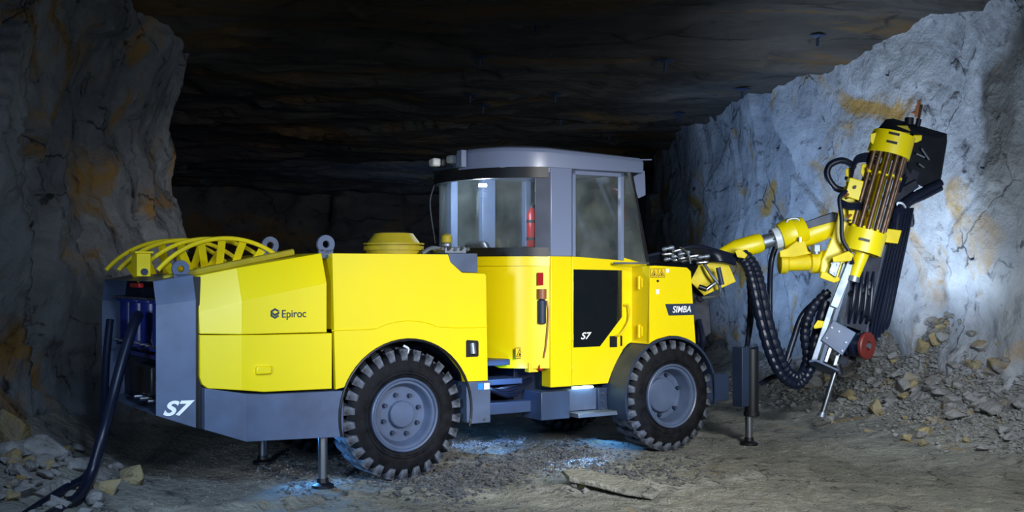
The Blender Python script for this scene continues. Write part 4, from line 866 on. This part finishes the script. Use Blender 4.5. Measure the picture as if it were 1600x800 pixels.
# foreground slab
bm = B(); pts = [(-.55, .12), (-.48, -.05), (-.2, -.12), (.1, -.22), (.42, -.26), (.52, -.15), (.40, .02), (.0, .12), (-.35, .2)]
prism(bm, [(a*.78, b*1.3) for a, b in pts], 0, .045, 'z')
for v in bm.verts: v.co.z += .05*v.co.x*(-1)+.02*noise.noise(v.co*5)
sl = link('stone_slab', bm, 'ground', None, .015, flat=True); x, y = gp(955, 762); sl.location = (x, y, ground_z(x, y)+.03); sl.rotation_euler = (.12, .05, .0)
tag(sl, 'long thin brown-grey rock slab lying flat in the foreground dirt', 'stone')
random.seed(5)
for k in range(14):
    x, y = gp(random.uniform(890, 930), random.uniform(735, 775)); stone(x, y, random.uniform(.03, .06), 'small stone heaped at the left end of the flat rock slab', 'stones around the rock slab')
# big stones are told apart by their order from the left
WORDS = 'first second third fourth fifth sixth seventh eighth ninth tenth eleventh twelfth thirteenth fourteenth fifteenth sixteenth seventeenth eighteenth nineteenth twentieth'.split()
fam = {}
for o in COL.objects:
    if o.get('category') == 'stone' and str(o.get('group', '')).startswith('big'): fam.setdefault(o['group'], []).append(o)
for g_, os_ in fam.items():
    if len(os_) <= len(WORDS):
        for k, o in enumerate(sorted(os_, key=lambda o: o.location.x/o.location.y)): o['label'] = o['label']+', '+WORDS[k]+' from left'
# loose chips nobody could count
def chips(name, n, region, smin, smax, m, label, cat):
    verts, faces = [], []
    for _ in range(n):
        x, y = region(); z = ground_z(x, y); s = random.uniform(smin, smax)*random.choice((.6, .8, 1)); b = len(verts); a = random.uniform(0, 6.3)
        Rm = Matrix.Rotation(a, 3, 'Z') @ Matrix.Rotation(random.uniform(-.6, .6), 3, 'X')
        for v in ((1, 0, 0), (0, .8, 0), (-1, 0, 0), (0, -.8, 0), (.25, .1, .55), (-.2, -.1, -.5)):
            q = Rm @ Vector([c*s*random.uniform(.65, 1.25)+random.uniform(-.15, .15)*s for c in v]); verts.append((x+q.x, y+q.y, z+q.z+s*.15))
        for k in range(4): faces += [(b+k, b+(k+1) % 4, b+4), (b+(k+1) % 4, b+k, b+5)]
    me = bpy.data.meshes.new(name); me.from_pydata(verts, [], faces); me.materials.append(M[m]); o = bpy.data.objects.new(name, me); COL.objects.link(o)
    o['kind'] = 'stuff'; return tag(o, label, cat)
def reg_floor():
    while True:
        x, y = random.uniform(-4.5, 5.5), random.uniform(8.2, 16)
        if abs(x) < .47*y: return x, y
chips('gravel', 14000, reg_floor, .005, .020, 'ground', 'fine grey gravel scattered over the whole drift floor', 'gravel')
def reg_track():
    px = random.triangular(430, 1120, 700); c = 748-(px-500)*.045+14*math.sin(px*.02); x, y = gp(px, c+random.gauss(0, 13+10*abs(noise.noise(Vector((px*.03, 0, 0)))))); return x, y
chips('broken_rock', 4200, reg_track, .008, .030, 'lump', 'churned grey rock chips along the wheel track beside the rig', 'rubble')
chips('rock_lumps', 900, reg_track, .02, .06, 'lump', 'angular grey lumps pushed up along the wheel track', 'rubble')
def reg_wall():
    yy = random.uniform(11.0, 19); return wall_x(yy)+.05-abs(random.gauss(0, .5)), yy
chips('fine_rubble', 14000, reg_wall, .02, .06, 'stone', 'fine broken stone filling the rubble bank at the right wall', 'rubble')
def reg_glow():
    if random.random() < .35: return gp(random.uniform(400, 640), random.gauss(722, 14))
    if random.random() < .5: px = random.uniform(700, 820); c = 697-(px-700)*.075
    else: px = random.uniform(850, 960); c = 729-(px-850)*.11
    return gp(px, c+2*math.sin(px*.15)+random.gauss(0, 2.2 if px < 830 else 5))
chips('glow_chips', 2300, reg_glow, .008, .022, 'glow_chip', 'pale chips on the track between the wheels, blue glow put into their colour', 'gravel')
# lamps under the machine
def under(u, v, z, tgt, e, deg, col=(.12, .42, 1.0)):
    o = spot('underbody_lamp', V2W(u, v, z), tgt, deg, e, col, .7, .02); return o
x, y = gp(760, 695); under(1.35, .40, .42, (x, y, 0), 75, 55)
x, y = gp(905, 725); under(2.3, .1, .40, (x, y, 0), 60, 55)
under(-.9, .6, .45, tuple(V2W(-.6, -.6, 0)), 40, 120)
under(1.35, .2, .9, tuple(V2W(1.4, 1.2, .4)), 9, 140)
under(2.6, -.5, .25, tuple(V2W(2.3, .5, .5)), 5, 120)
under(3.2, 1.0, .35, tuple(V2W(2.2, .6, 0)), 25, 140)
